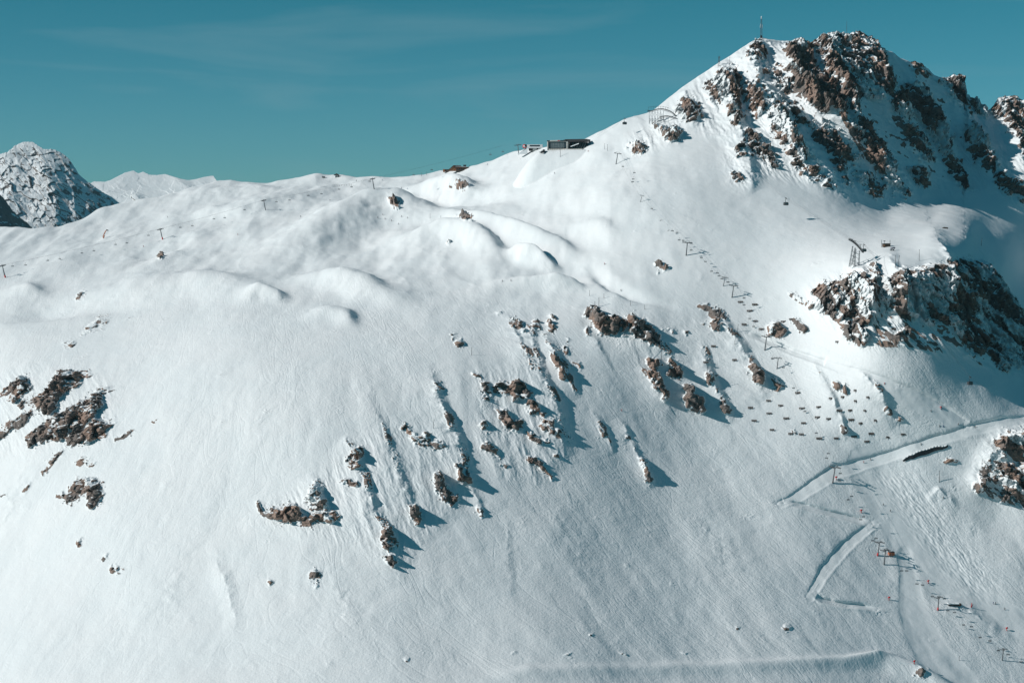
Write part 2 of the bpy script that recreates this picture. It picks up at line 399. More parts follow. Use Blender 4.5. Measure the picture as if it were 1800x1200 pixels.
# ---------------------------------------------------------------- rock outcrops of the slope: (label, strength, bareness, polygons in photo px)
OUT = [
 ("grey brown rock band below the left rim of the plateau, uppermost rocks on the left", .26, .14, [[(104,606),(122,597),(118,604),(130,598),(134,606),(128,612),(118,606)],[(140,590),(152,576),(172,560),(194,556),(196,560),(180,572),(162,584),(146,590)]]),
 ("brown rocks cut by the left photo edge, above the big brown slabs", .3, .03, [[(-20,712),(12,685),(36,656),(48,664),(58,678),(52,692),(36,700),(24,706),(15,704),(24,692),(10,694),(-20,716)]]),
 ("small brown rock step left of the rounded brown buttress", .3, .05, [[(30,718),(40,704),(50,702),(46,712),(36,722)]]),
 ("rounded brown buttress with a dark cleft, highest of the left slabs", .42, .10, [[(52,706),(66,696),(82,690),(96,668),(104,656),(126,652),(152,656),(170,654),(178,652),(150,664),(140,676),(126,684),(110,700),(100,716),(86,730),(74,728),(64,716)]]),
 ("long grey slab slanting down to the left photo edge", .24, .12, [[(-20,776),(0,756),(30,734),(50,724),(60,730),(52,742),(30,752),(10,764),(-20,786)]]),
 ("largest grey brown rock slab on the left, ragged and slanting down left", .34, .09, [[(44,772),(60,758),(92,734),(120,716),(140,704),(172,690),(206,680),(180,698),(182,712),(176,722),(170,738),(150,748),(130,760),(112,772),(90,778),(70,776),(50,786)],[(114,778),(130,762),(152,752),(172,736),(180,742),(206,742),(190,756),(172,772),(152,778),(130,784)]]),
 ("dark specks of rock right below the largest left slab", .24, .12, [[(196,772),(215,762),(232,755),(238,758),(222,766),(204,776)],[(266,744),(276,738),(278,742),(270,747)]]),
 ("thin broken line of dark stones running down left of the ragged cluster", .2, .10, [[(72,832),(90,808),(108,788),(112,790),(95,812),(78,834)],[(36,862),(55,845),(58,848),(42,866)],[(0,870),(14,866),(14,870),(0,873)]]),
 ("ragged cluster of dark stones on the open left slope", .24, .08, [[(94,868),(110,860),(116,866),(130,842),(148,838),(172,842),(184,866),(176,878),(162,896),(154,888),(150,862),(134,876),(118,886),(112,874),(98,874)],[(130,814),(146,802),(152,806),(140,818)],[(154,816),(168,808),(170,814),(158,820)]]),
 ("lowest scatter of small stones on the left slope", .24, .10, [[(192,1000),(202,992),(208,996),(206,1010),(196,1008)],[(214,1000),(222,999),(221,1003),(215,1003)],[(136,946),(146,944),(142,960),(137,958)],[(168,980),(178,984),(190,970),(194,972),(182,988),(170,984)]]),
 ("long snow dusted rock band at the foot of the round snow shoulder", .4, .06, [[(448,888),(456,882),(462,892),(470,900),(478,894),(496,892),(510,884),(522,880),(530,902),(545,912),(560,896),(574,902),(592,902),(592,916),(576,922),(560,914),(550,926),(530,922),(506,920),(480,914),(466,906),(456,896)]]),
 ("snow choked rock gully just above the long rock band", .26, -.04, [[(536,884),(546,858),(556,846),(566,850),(570,872),(572,890),(560,894),(548,896)]]),
 ("two brown rock teeth casting a jagged shadow right of the rock gully", .42, .04, [[(602,806),(614,804),(622,792),(638,786),(646,792),(636,806),(628,824),(618,822)],[(598,846),(612,842),(624,842),(632,850),(620,858),(612,854),(602,852)]]),
 ("thin rock ledge line under the lone left marker pole", .3, .03, [[(707,750),(712,744),(722,756),(734,766),(744,770),(748,756),(754,760),(760,772),(778,776),(784,788),(772,792),(756,782),(746,784),(750,790),(730,776),(716,766)]]),
 ("narrow brown rock rib with snow in its joints, above the lone tooth", .4, .06, [[(766,828),(774,828),(782,850),(794,866),(806,878),(802,888),(794,892),(788,880),(776,868),(764,862),(766,846)]]),
 ("smooth rounded brown boulder with a long dark shadow", .6, .14, [[(804,816),(814,818),(820,832),(826,842),(825,854),(814,852),(806,842)]]),
 ("lone brown tooth with a pointed shadow, below the narrow rib", .5, .10, [[(724,888),(730,888),(738,902),(742,912),(732,918),(725,908)]]),
 ("split brown pinnacle at the end of the long shadowed gully", .5, .06, [[(678,926),(686,922),(694,938),(700,950),(690,956),(682,964),(672,956),(668,944),(672,934)]]),
 ("lowest round dark boulder, right under the split pinnacle", .6, .14, [[(682,974),(690,974),(696,988),(692,996),(684,994),(680,984)]]),
 ("little snow capped rock below the long rock band", .3, .0, [[(542,1008),(552,1000),(566,1004),(562,1014),(550,1014)],[(548,1026),(558,1022),(560,1030),(550,1034)]]),
 ("small rock nub with a short shadow low on the left of the front slope", .3, .02, [[(468,1020),(474,1016),(478,1024),(474,1030)]]),
 ("brown spike at the top left of the central rock ridge", .4, .08, [[(834,652),(842,654),(846,668),(840,668),(834,660)]]),
 ("pair of pale brown rocks below the top spike of the central ridge", .45, .09, [[(846,670),(856,672),(860,688),(862,700),(852,700),(848,684)]]),
 ("dark jagged arc of rocks across the central ridge", .45, .06, [[(866,688),(872,674),(890,676),(904,670),(914,668),(926,680),(934,690),(931,706),(918,700),(906,704),(898,694),(884,690),(872,696)]]),
 ("blocky brown rocks right below the dark jagged arc", .45, .08, [[(924,712),(934,706),(946,714),(944,728),(934,728)],[(946,722),(960,728),(958,736),(948,730)]]),
 ("long broken rock rib running down right through the central ridge", .38, .05, [[(872,720),(890,720),(904,736),(918,748),(906,760),(894,756),(882,742)],[(908,736),(924,746),(922,750),(912,746)],[(922,752),(938,764),(950,770),(956,782),(944,786),(932,772)]]),
 ("small pale brown knob left of the long broken rib", .4, .08, [[(846,744),(854,738),(860,750),(856,760),(848,758)]]),
 ("brown crumbling rocks below the pale knob, left side of the central ridge", .36, .05, [[(850,780),(858,774),(868,784),(880,800),(876,804),(864,792),(852,788)],[(876,814),(886,814),(892,826),(886,824)]]),
 ("fluted dark rock face on the right of the central ridge above the deep shadow", .42, .08, [[(944,748),(958,742),(974,744),(984,754),(990,772),(988,778),(976,766),(962,760),(950,752)]]),
 ("slanting dark slab alone below the central ridge", .36, .06, [[(932,800),(940,802),(958,820),(972,834),(974,846),(962,832),(946,820),(934,810)]]),
 ("tiny pair of stones between the slanting slab and the fluted face", .35, .03, [[(972,796),(980,800),(984,808),(974,806)],[(958,768),(966,772),(966,780),(958,774)]]),
 ("brown crescent rock under a snow cap, right of the central ridge", .4, .06, [[(1050,748),(1056,752),(1062,760),(1068,764),(1062,770),(1054,762)]]),
 ("snow covered little tooth with a shadow, right of the brown crescent", .35, -.04, [[(1098,764),(1106,766),(1112,774),(1102,774)]]),
 ("lonely snow plastered ridge on the wide open slope, brown at its foot", .4, .0, [[(1120,800),(1132,806),(1138,820),(1142,834),(1150,842),(1144,850),(1136,846),(1132,826),(1124,812)]]),
 ("small cluster of dark stones at the end of the left middle shadow", .3, .02, [[(838,888),(846,892),(854,904),(846,910),(838,904)]]),
 ("dark rock step on the rim left of the central gully", .4, .05, [[(896,560),(912,562),(922,572),(924,584),(910,580),(898,568)]]),
 ("round dark rock in a snow hollow on the plateau rim", .45, .06, [[(934,566),(944,564),(952,572),(948,580),(938,578)]]),
 ("dark rock nose with a shadow, nearest left of the big brown cliff", .4, .05, [[(958,560),(968,566),(980,580),(974,586),(962,578)],[(966,552),(976,556),(980,564),(970,562)]]),
 ("chain of brown knobs along the snow crest left of the broad shadow", .4, .05, [[(964,614),(974,622),(988,644),(998,660),(994,670),(984,664),(980,648),(968,630)]]),
 ("brown knobs on the short crest beside the broad shadow", .4, .05, [[(990,604),(998,612),(1004,624),(996,626),(990,616)],[(1006,632),(1016,636),(1022,652),(1014,646)],[(996,592),(1004,596),(1002,602)]]),
 ("big smooth brown cliff under the hut on the plateau rim", .6, .14, [[(1026,550),(1036,543),(1048,545),(1054,550),(1066,552),(1080,556),(1090,562),(1091,576),(1084,590),(1078,594),(1066,589),(1052,583),(1044,571),(1038,560),(1030,558)]]),
 ("columnar brown cliffs to the right of the big smooth cliff", .5, .08, [[(1092,560),(1100,566),(1098,590),(1104,594),(1096,592)],[(1100,556),(1112,552),(1128,562),(1142,572),(1156,584),(1160,606),(1150,602),(1140,606),(1130,596),(1120,600),(1112,588)]]),
 ("single short spike just left of the big smooth cliff", .5, .08, [[(1028,578),(1034,576),(1037,586),(1031,591)]]),
 ("flat rust coloured rocks on the snow, by the upper chairlift line", .24, .10, [[(1225,536),(1242,536),(1258,541),(1272,550),(1278,562),(1264,564),(1250,560),(1238,551),(1248,547),(1230,542)]]),
 ("dark rubble below the rust coloured rocks", .34, .03, [[(1246,562),(1256,562),(1266,574),(1270,582),(1258,582)],[(1232,566),(1240,564),(1238,572)],[(1276,576),(1282,580),(1278,586)]]),
 ("pale brown stones on the snow between columnar cliffs and rust rocks", .3, .02, [[(1198,580),(1206,582),(1212,594),(1204,592)],[(1166,578),(1186,578),(1184,584),(1170,584)]]),
 ("small dark crag on the knoll in the middle snowfield", .34, .12, [[(1148,466),(1156,462),(1164,464),(1176,472),(1172,476),(1156,470)],[(1152,478),(1160,480),(1158,484)]]),
 ("double brown spire on top of the long dark rock chain", .6, .12, [[(1138,630),(1144,627),(1154,629),(1156,642),(1152,652),(1142,648)]]),
 ("long chain of brown rocks below the double spire", .48, .08, [[(1136,650),(1148,652),(1160,660),(1168,678),(1174,700),(1168,706),(1160,692),(1150,680),(1138,664)]]),
 ("tall brown spire with a dark hollow in its side", .6, .11, [[(1178,627),(1184,632),(1188,642),(1196,644),(1197,668),(1190,670),(1186,660),(1176,656)]]),
 ("biggest brown pinnacle with black shadow, at the foot of the spires", .6, .12, [[(1206,670),(1214,674),(1220,690),(1232,700),(1236,716),(1230,727),(1220,724),(1208,718),(1200,702),(1202,690)]]),
 ("white crested tooth right of the tall spire", .45, .03, [[(1240,652),(1250,652),(1256,664),(1252,676),(1244,668)],[(1252,680),(1260,684),(1258,694)]]),
 ("black little crag below the white crested tooth", .45, .08, [[(1266,706),(1274,704),(1280,716),(1276,732),(1266,726)],[(1264,698),(1272,696),(1270,704)]]),
 ("brown fluted face at the lower end of the snow crest by the chairlift", .5, .11, [[(1314,646),(1322,640),(1334,650),(1344,664),(1340,676),(1332,679),(1322,672)]]),
 ("ragged dark stones between the fluted face and the snow fences", .3, .02, [[(1356,668),(1362,664),(1370,672),(1384,678),(1372,682),(1368,690),(1360,680)]]),
 ("snowy crag at the upper end of the snow fence field", .36, .03, [[(1462,668),(1472,668),(1476,682),(1468,686)],[(1480,670),(1488,680),(1490,692),(1482,690)]]),
 ("brown crag in the middle of the snow fence field", .5, .08, [[(1474,748),(1482,746),(1490,756),(1488,764),(1478,760)]]),
 ("brown crag on the sharp snow crest under the ski road", .42, .06, [[(1548,722),(1560,716),(1570,722),(1566,732),(1556,728)],[(1574,732),(1584,732),(1590,740),(1580,742)]]),
 ("small black crag beside the short shadow low in the snow fence field", .4, .06, [[(1392,756),(1400,754),(1404,762),(1396,764)]]),
 ("snow patched rock pile under the steep crag, left of the road bend", .4, .03, [[(1346,576),(1358,566),(1370,568),(1382,578),(1378,590),(1362,594),(1350,590)]]),
 ("brown and white rock knob left of the big dark crag", .45, .06, [[(1392,566),(1402,560),(1412,570),(1420,580),(1412,587),(1400,576)]]),
 ("first small rocks on the shoulder left of the big dark crag", .35, .03, [[(1384,518),(1396,514),(1408,522),(1416,536),(1408,534),(1394,526)]]),
 ("stones in a row on the lower open slope, near the bottom", .3, .05, [[(896,1146),(906,1145),(907,1151),(898,1151)],[(992,1152),(1006,1151),(1005,1156),(994,1155)],[(1036,1116),(1044,1114),(1042,1121),(1036,1121)]]),
 ("dark capped stone in the middle of the flat at the bottom", .36, .05, [[(1086,1143),(1100,1146),(1100,1151),(1090,1150)],[(1196,1143),(1206,1143),(1206,1147),(1198,1147)]]),
 ("lone dark stone low on the slope above the bottom flat", .36, .05, [[(1290,1102),(1300,1103),(1299,1108),(1292,1107)]]),
 ("lone white capped stone low on the left of the bottom", .36, .04, [[(712,1158),(722,1157),(724,1162),(714,1164)]]),
 ("pile of stones beneath the loop of the zigzag road", .3, .03, [[(1376,1104),(1384,1098),(1394,1103),(1392,1108),(1380,1108)]]),
 ("dark stones on the rim of the shaded hollow at the bottom right", .34, .05, [[(1608,1190),(1622,1184),(1630,1194),(1618,1200)],[(1628,1178),(1634,1176),(1636,1184)]]),
 ("dark rock beside the roadside dip high on the left plateau", .26, .18, [[(276,450),(286,446),(290,450),(280,456)]]),
 ("dark curved rock edge on the left plateau", .26, .16, [[(130,526),(138,516),(152,510),(154,514),(142,520),(134,528)]]),
 ("dark cornice rock on the crest of the long drumlin", .45, .10, [[(684,349),(692,346),(700,352),(704,364),(694,362),(684,360)]]),
 ("dark rock at the end of the wind scooped snow knoll below the lodge", .3, .08, [[(802,320),(808,316),(816,322),(826,330),(812,332),(800,330)],[(784,330),(792,326),(798,332),(788,334)]]),
 ("black rock heap on the snow saddle behind the knolls", .42, .09, [[(808,380),(814,374),(824,378),(836,384),(826,386),(814,386)],[(794,376),(804,377),(802,380)]]),
 ("tiny boulder on the sunlit front of the plateau knoll", .5, .08, [[(786,424),(792,422),(793,430),(787,431)]]),
 ("dark stone pair on the open snow left of the central ridge", .36, .06, [[(764,672),(772,674),(782,684),(776,688),(766,680)]]),
 ("small brown rocks on the plateau edge, above the marker pole", .4, .05, [[(794,586),(802,584),(804,590),(796,592)],[(798,602),(808,596),(818,604),(812,612),(802,610)]]),
 ("dark flat ledge on the plateau rim left of the round rock", .3, .05, [[(868,550),(882,549),(884,552),(870,553)]]),
 ("small dark stones below the ski road on the far right", .3, .03, [[(1654,810),(1664,806),(1676,804),(1690,812),(1680,814),(1664,812)]]),
 ("round boulders topping the shadowed rocks on the far right", .42, .04, [[(1706,850),(1722,838),(1736,836),(1730,850),(1718,866),(1708,858)],[(1748,770),(1762,758),(1790,756),(1830,762),(1830,800),(1790,796),(1774,790),(1762,800),(1752,790)]]),
 ("steep shadowed rocks cut by the right photo edge", .5, .06, [[(1744,820),(1760,812),(1776,828),(1790,812),(1830,806),(1830,900),(1800,888),(1776,876),(1756,880),(1758,850),(1748,838)]]),
 ("dark crag left of the cable car tower, broken by snow gullies", .55, .05, [[(1422,524),(1432,506),(1444,494),(1458,502),(1470,492),(1484,482),(1500,482),(1524,490),(1529,520),(1525,558),(1512,572),(1502,562),(1484,560),(1466,554),(1440,550),(1424,540)]]),
 ("brown foot of the dark crag, reaching down to the snow", .5, .06, [[(1474,572),(1486,564),(1500,572),(1518,586),(1526,606),(1514,612),(1500,602),(1486,594)]]),
 ("large shadowed cliff of the rocky spur right of the cable car tower", .34, -.03, [[(1520,466),(1536,460),(1546,478),(1560,490),(1578,476),(1588,466),(1606,474),(1632,466),(1660,464),(1690,454),(1716,456),(1740,470),(1762,500),(1790,540),(1850,590),(1850,690),(1800,652),(1786,640),(1766,650),(1742,630),(1728,610),(1706,626),(1690,600),(1668,570),(1650,560),(1630,570),(1612,552),(1596,560),(1584,556),(1574,540),(1566,550),(1546,530),(1532,490)]]),
 ("small icy rock tip just under the cliff of the spur, left of the snow tongue", .45, .03, [[(1576,584),(1588,578),(1594,590),(1590,604),(1580,598)]]),
]
# rock of the peak itself: (strength, bareness, polygon)
PEAK = [
 (.4,.04,[(1186,196),(1196,180),(1212,172),(1226,182),(1228,200),(1218,214),(1204,208),(1194,204)]),
 (.45,.06,[(1160,220),(1172,226),(1190,226),(1198,238),(1190,250),(1176,250),(1164,234)]),
 (.3,.06,[(1148,216),(1158,216),(1160,224),(1150,228)]),
 (.3,.02,[(1104,258),(1118,252),(1132,258),(1136,266),(1122,272),(1112,270)]),
 (.45,.07,[(1240,152),(1254,140),(1270,126),(1286,120),(1296,134),(1306,160),(1298,180),(1284,170),(1270,164),(1262,184),(1248,172)]),
 (.4,.05,[(1276,190),(1290,176),(1300,196),(1304,214),(1296,222),(1284,208)]),
 (.4,.05,[(1288,256),(1298,254),(1308,268),(1304,282),(1292,276)]),
 (.35,.04,[(1286,300),(1296,302),(1308,318),(1300,326),(1290,316)],),
 (.4,.05,[(1308,96),(1322,86),(1336,80),(1346,96),(1344,108),(1330,104),(1316,112),(1308,106)]),
 (.36,.02,[(1340,116),(1360,120),(1374,136),(1386,164),(1380,172),(1362,150),(1346,130)]),
 (.4,.05,[(1308,236),(1324,236),(1340,252),(1356,272),(1370,296),(1356,300),(1336,284),(1318,268)]),
 (.4,.06,[(1312,150),(1326,160),(1338,182),(1346,200),(1330,204),(1318,190)]),
 (.36,.03,[(1350,196),(1372,206),(1390,232),(1404,262),(1420,290),(1440,314),(1466,330),(1450,334),(1424,316),(1400,296),(1384,268),(1366,240),(1350,220)]),
 (.6,.24,[(1382,92),(1396,76),(1410,68),(1420,78),(1424,100),(1436,122),(1452,142),(1466,166),(1482,204),(1478,214),(1452,206),(1430,194),(1408,178),(1394,156),(1384,124)]),
 (.6,.22,[(1444,112),(1456,106),(1472,128),(1486,148),(1500,170),(1504,206),(1494,208),(1478,180),(1464,158),(1452,140)]),
 (.5,.04,[(1430,76),(1446,66),(1470,60),(1500,60),(1530,68),(1546,88),(1552,108),(1566,150),(1560,172),(1536,176),(1510,172),(1492,146),(1474,124),(1454,104),(1436,92)]),
 (.5,.04,[(1488,224),(1510,222),(1530,242),(1548,262),(1566,300),(1580,330),(1604,346),(1590,352),(1560,330),(1536,300),(1510,262)]),
 (.5,.05,[(1560,180),(1580,168),(1598,150),(1620,170),(1640,196),(1656,230),(1668,262),(1656,270),(1640,250),(1620,214),(1600,206),(1580,220),(1570,206)]),
 (.45,.02,[(1586,232),(1610,226),(1626,250),(1640,282),(1632,290),(1612,268),(1596,256)]),
 (.5,.05,[(1598,296),(1614,296),(1626,314),(1630,330),(1616,332),(1604,316)]),
 (.4,.04,[(1600,112),(1616,112),(1632,122),(1634,138),(1620,134),(1606,126)]),
 (.6,.08,[(1648,138),(1668,136),(1690,134),(1694,166),(1698,186),(1688,184),(1676,168),(1660,156)]),
 (.5,.05,[(1696,172),(1708,176),(1714,170),(1724,184),(1738,200),(1736,214),(1720,206),(1704,190)]),
 (.55,.07,[(1742,192),(1754,174),(1776,170),(1800,178),(1850,230),(1850,300),(1800,262),(1784,250),(1768,224),(1752,210)]),
 (.45,.04,[(1690,226),(1710,232),(1730,256),(1744,286),(1734,300),(1716,280),(1700,258)]),
 (.45,.04,[(1740,300),(1756,298),(1772,316),(1800,330),(1850,350),(1850,370),(1790,346),(1764,336),(1748,320)]),
 (.4,.02,[(1420,214),(1446,222),(1470,244),(1490,262),(1506,284),(1498,294),(1470,276),(1444,256),(1428,238)]),
 (.4,.02,[(1650,250),(1670,270),(1690,300),(1700,330),(1690,336),(1672,310),(1656,284)]),
 (.36,.0,[(1370,172),(1396,190),(1420,214),(1412,222),(1388,208),(1370,192)]),
 (.36,.0,[(1500,300),(1520,306),(1540,326),(1552,348),(1536,346),(1514,326)]),
 (.3,.0,[(1468,250),(1482,300),(1500,330),(1490,334),(1472,310),(1462,276)]),
]

# rasters over the photo plane
RX0, RY0 = -160, 30
RW, RH = 2140, 1300
gx, gy = np.meshgrid(np.arange(RW) + RX0 + 0.5, np.arange(RH) + RY0 + 0.5)
def fill_poly(M, poly, v):
    xs = [p[0] for p in poly]; ys = [p[1] for p in poly]
    a, b = max(int(min(xs)) - RX0 - 1, 0), min(int(max(xs)) - RX0 + 2, RW)
    c, d = max(int(min(ys)) - RY0 - 1, 0), min(int(max(ys)) - RY0 + 2, RH)
    x, y = gx[c:d, a:b], gy[c:d, a:b]
    ins = np.zeros(x.shape, bool)
    for i in range(len(poly)):
        x1, y1 = poly[i]; x2, y2 = poly[i - 1]
        if y1 == y2:
            continue
        cr = ((y1 > y) != (y2 > y)) & (x < (x2 - x1) * (y - y1) / (y2 - y1) + x1)
        ins ^= cr
    M[c:d, a:b][ins] = v

IDR = np.zeros((RH, RW), np.int32); SUBR = np.zeros((RH, RW), np.int32); nsub = 0
STR = np.zeros((RH, RW), np.float32); BARE = np.zeros((RH, RW), np.float32)
for s, b, poly in PEAK:
    m = np.zeros((RH, RW), bool); fill_poly(m, poly, True)
    IDR[m] = 1; STR[m] = s; BARE[m] = b
for k, (lab, s, b, polys) in enumerate(OUT):
    m = np.zeros((RH, RW), bool)
    for poly in polys:
        fill_poly(m, poly, True)
        nsub += 1
        fill_poly(SUBR, poly, nsub)
    IDR[m] = k + 2; STR[m] = s; BARE[m] = b
INM = IDR > 0
# depth below the upper edge and height above the lower edge, column by column
dn = np.zeros((RH, RW), np.float32); up = np.zeros((RH, RW), np.float32)
for y in range(1, RH):
    dn[y] = np.where(INM[y], dn[y - 1] + 1, 0)
for y in range(RH - 2, -1, -1):
    up[y] = np.where(INM[y], up[y + 1] + 1, 0)
tot = dn + up
hgt = np.minimum(tot, 46.0)
hgt = box_blur(hgt, 2) / np.maximum(box_blur(INM.astype(np.float32), 2), 0.05) * INM
t = dn / np.maximum(tot, 1)
OUTW = STR * 0.62 * hgt * np.minimum(t / 0.22, 1) * (1 - 0.8 * np.clip((t - 0.22) / 0.78, 0, 1) ** 1.1)
OUTW = box_blur(box_blur(OUTW * INM, 1), 1)
SOFT = box_blur(box_blur(INM.astype(np.float32), 2), 2)
AMP = box_blur(STR * np.minimum(hgt, 40) * INM, 3)

def rsamp(A, px, py):
    x = np.clip(px - RX0 - 0.5, 0, RW - 1.001); y = np.clip(py - RY0 - 0.5, 0, RH - 1.001)
    i = x.astype(np.int32); j = y.astype(np.int32)
    fx, fy = x - i, y - j
    return (A[j, i] * (1 - fx) + A[j, i + 1] * fx) * (1 - fy) + (A[j + 1, i] * (1 - fx) + A[j + 1, i + 1] * fx) * fy

# broken relief of the whole rocky peak and spur: ribs and chutes running down the fall line
ZON = np.zeros((RH, RW), np.float32)
fill_poly(ZON, [(1225,140),(1262,108),(1300,86),(1337,66),(1420,66),(1500,54),(1600,104),(1690,130),(1760,166),(1950,230),(1950,390),(1800,372),(1740,345),(1700,345),(1640,345),(1590,360),(1530,350),(1460,336),(1400,316),(1350,306),(1320,335),(1280,320),(1270,250),(1215,225),(1150,262),(1100,275),(1095,255),(1150,215)], 1.0)
fill_poly(ZON, [(1415,520),(1440,492),(1500,482),(1560,490),(1620,480),(1670,470),(1720,462),(1800,545),(1950,650),(1950,720),(1800,668),(1740,650),(1690,632),(1600,612),(1520,612),(1470,575),(1420,548)], 1.0)
fill_poly(ZON, [(1700,850),(1745,765),(1800,752),(1950,760),(1950,920),(1800,895),(1745,880)], 0.9)
fill_poly(ZON, [(835,640),(870,650),(930,640),(990,700),(1000,790),(960,850),(880,840),(840,780)], 0.38)
fill_poly(ZON, [(1030,545),(1160,560),(1300,560),(1350,690),(1280,740),(1180,720),(1120,640)], 0.25)
fill_poly(ZON, [(600,780),(700,740),(790,760),(840,830),(800,900),(700,1000),(640,960),(450,920),(450,880),(560,840)], 0.32)
fill_poly(ZON, [(-100,720),(40,640),(140,640),(210,680),(200,780),(60,800),(-100,820)], 0.3)
ZON = box_blur(box_blur(ZON, 9), 9)
# ragged edges: look the rasters up through a small random shift
q = P.reshape(-1, 3)
zon = rsamp(ZON, PX, PY)
nz_ = np.flatnonzero(zon.ravel() > 0.02)
PXr, PYr = PX.ravel()[nz_], PY.ravel()[nz_]
fl_ = np.interp(PXr, [1150, 1340, 1560, 1800], [0.35, 0.62, 0.62, 0.75])
ac = PXr - fl_ * (PYr - 200) + 6 * wob.ravel()[nz_]
z1 = ridged(np.stack([ac / 34.0, PYr / 120.0, 0 * ac], -1), 3, 0.5)
z2 = ridged(np.stack([ac / 11.0, PYr / 30.0, 0 * ac + 7], -1), 4, 0.6)
rel = np.zeros(R.size, np.float32)
rel[nz_] = 3.6 * z1 + 2.3 * z2
rel = rel.reshape(R.shape)
P += (zon * rel)[..., None] * FD
w1 = fbm(q / 9.0 + 3, 4, 0.6).reshape(R.shape); w2 = fbm(q / 9.0 + 77, 4, 0.6).reshape(R.shape)
wsh = 10 + 16 * zon
_, pyq = project(P[..., 0], P[..., 1], P[..., 2])
LX, LY = PX + wsh * w1, PY + (pyq - PY) * sstep(0.0, 0.3, platm) + wsh * w2
rs = np.maximum(rsamp(SOFT, LX, LY), 0.0)
VID = IDR[np.clip((LY - RY0).astype(int), 0, RH - 1), np.clip((LX - RX0).astype(int), 0, RW - 1)]
VSUB = SUBR[np.clip((LY - RY0).astype(int), 0, RH - 1), np.clip((LX - RX0).astype(int), 0, RW - 1)]
wout = rsamp(OUTW, LX, LY)
amp = rsamp(AMP, LX, LY)
bare = rsamp(box_blur(BARE, 2), LX, LY)
near = np.flatnonzero(rs.ravel() > 0.01)
qn = q[near]
shear = qn.copy(); shear[:, 0] += 0.3 * (qn[:, 2] - 200)     # beds dip
v1, f1, e1 = cells(shear / np.array([10.0, 10.0, 20.0]))
v2, f2, e2 = cells(shear / np.array([4.4, 4.4, 9.0]) + 40)
v3, f3, e3 = cells(shear / np.array([1.9, 1.9, 3.4]) + 90)
rg = ridged(shear / np.array([9, 9, 16.0]), 5, 0.58)
blk = np.zeros(q.shape[0], np.float32)
zn = sstep(0.4, 0.9, zon.ravel()[near])
blk[near] = 0.50 * (v1 - 0.5) + 1.15 * f1 + (0.12 + 0.12 * zn) * (v2 - 0.5) + (0.26 + 0.34 * zn) * f2 + (0.10 + 0.16 * zn) * f3 + 0.16 * (rg - 0.25) - 0.16 * np.exp(-e1 * 14) - 0.07 * np.exp(-e2 * 14)
blk = blk.reshape(R.shape)
# beds: steps that hold snow on their treads
zz = q[:, 2] + 0.34 * q[:, 0] + 7 * wob.ravel() + 3 * w1.ravel()
def beds(h):
    f = zz / h
    f = f - np.floor(f)
    return np.where(f < 0.70, f / 0.70, (1 - f) / 0.30).reshape(R.shape).astype(np.float32)
bedm = np.maximum(0.55 * rs * (1 + 0.7 * sstep(0.4, 0.9, zon)), 0.5 * sstep(0.35, 0.9, zon))
bn = np.clip(0.5 + 1.2 * wob2, 0.1, 1)
P += (bedm * bn * (4.6 * beds(7.3) * np.clip(amp / 9 + 0.5 * zon, 0, 1) + 1.0 * beds(2.9)))[..., None] * FD
dz = (wout + rs * np.clip(amp, 0, 12) * (0.36 + 0.2 * zon) * blk + rs * 1.0 * blk)
P += dz[..., None] * FD
P += (sstep(0.25, 0.7, platm) * sstep(0.1, 0.8, rs) * (2.0 + 2.8 * blk))[..., None] * UPV
# levelled snow terrace under the summit station
STN = unproject(998, 264, 1862.0); STN_R = -0.30
tx_, ty_ = P[..., 0] - STN[0], P[..., 1] - STN[1]
ca_, sa_ = math.cos(STN_R), math.sin(STN_R)
lx_, ly_ = tx_ * ca_ + ty_ * sa_, -tx_ * sa_ + ty_ * ca_
do_ = np.hypot(np.maximum(np.abs(lx_ + 3) - 24, 0), np.maximum(np.abs(ly_) - 8.5, 0))
pad = STN[2] - 0.1 - 0.60 * do_ - 0.02 * do_ ** 2 + 0.8 * roll3 + 0.5 * drift2
P[..., 2] = np.where(do_ < 90, np.maximum(P[..., 2], pad), P[..., 2])
# terrain shape decides where snow can lie
def grid_normals(P):
    du = np.zeros_like(P); dv = np.zeros_like(P)
    du[:, 1:-1] = P[:, 2:] - P[:, :-2]; du[:, 0] = P[:, 1] - P[:, 0]; du[:, -1] = P[:, -1] - P[:, -2]
    dv[1:-1] = P[2:] - P[:-2]; dv[0] = P[1] - P[0]; dv[-1] = P[-1] - P[-2]
    n = np.cross(dv, du)
    n /= np.maximum(np.linalg.norm(n, axis=2, keepdims=True), 1e-9)
    return n
N = grid_normals(P)
if N[..., 2].mean() < 0:
    N = -N
NZS = box_blur(N[..., 2].astype(np.float32), 1)
NZS = 0.7 * NZS + 0.3 * box_blur(NZS, 2)
n3 = fbm(q / 4.2 + 5, 3).reshape(R.shape)
n4 = fbm(q / 16.0 + 25, 2).reshape(R.shape)
thr = 0.69 + 1.1 * bare + 0.17 * n3 + (0.26 + 0.22 * zon) * n4 - 0.15 * sstep(0.3, 0.9, zon)
inside = sstep(0.30, 0.55, rs + 0.25 * n3)
# on the big walls snow stays plastered in strips down the fall line
stp = np.full(R.size, 1.0, np.float32)
stp[nz_] = fbm(np.stack([ac / 16.0, PYr / 58.0, 0 * ac + 3], -1), 4, 0.6) + 0.55 * fbm(np.stack([ac / 40.0, PYr / 70.0, 0 * ac + 13], -1), 2)
stp = 2.0 * stp.reshape(R.shape) + 0.06 - 0.08 * sstep(1410, 1440, PX) * sstep(400, 440, PY + 0.2 * (1650 - PX))
big = sstep(0.45, 0.9, zon)
ROCK = sstep(-0.03, 0.05, thr - NZS) * inside
ROCK *= 1 - big * (1 - sstep(-0.12, 0.0, stp + 0.30 * n3 + 2.2 * bare - 0.04))
ROCK *= 1 - (1 - big) * (1 - sstep(-0.22, -0.10, 0.8 * n3 + 0.6 * n4 + 1.6 * bare))
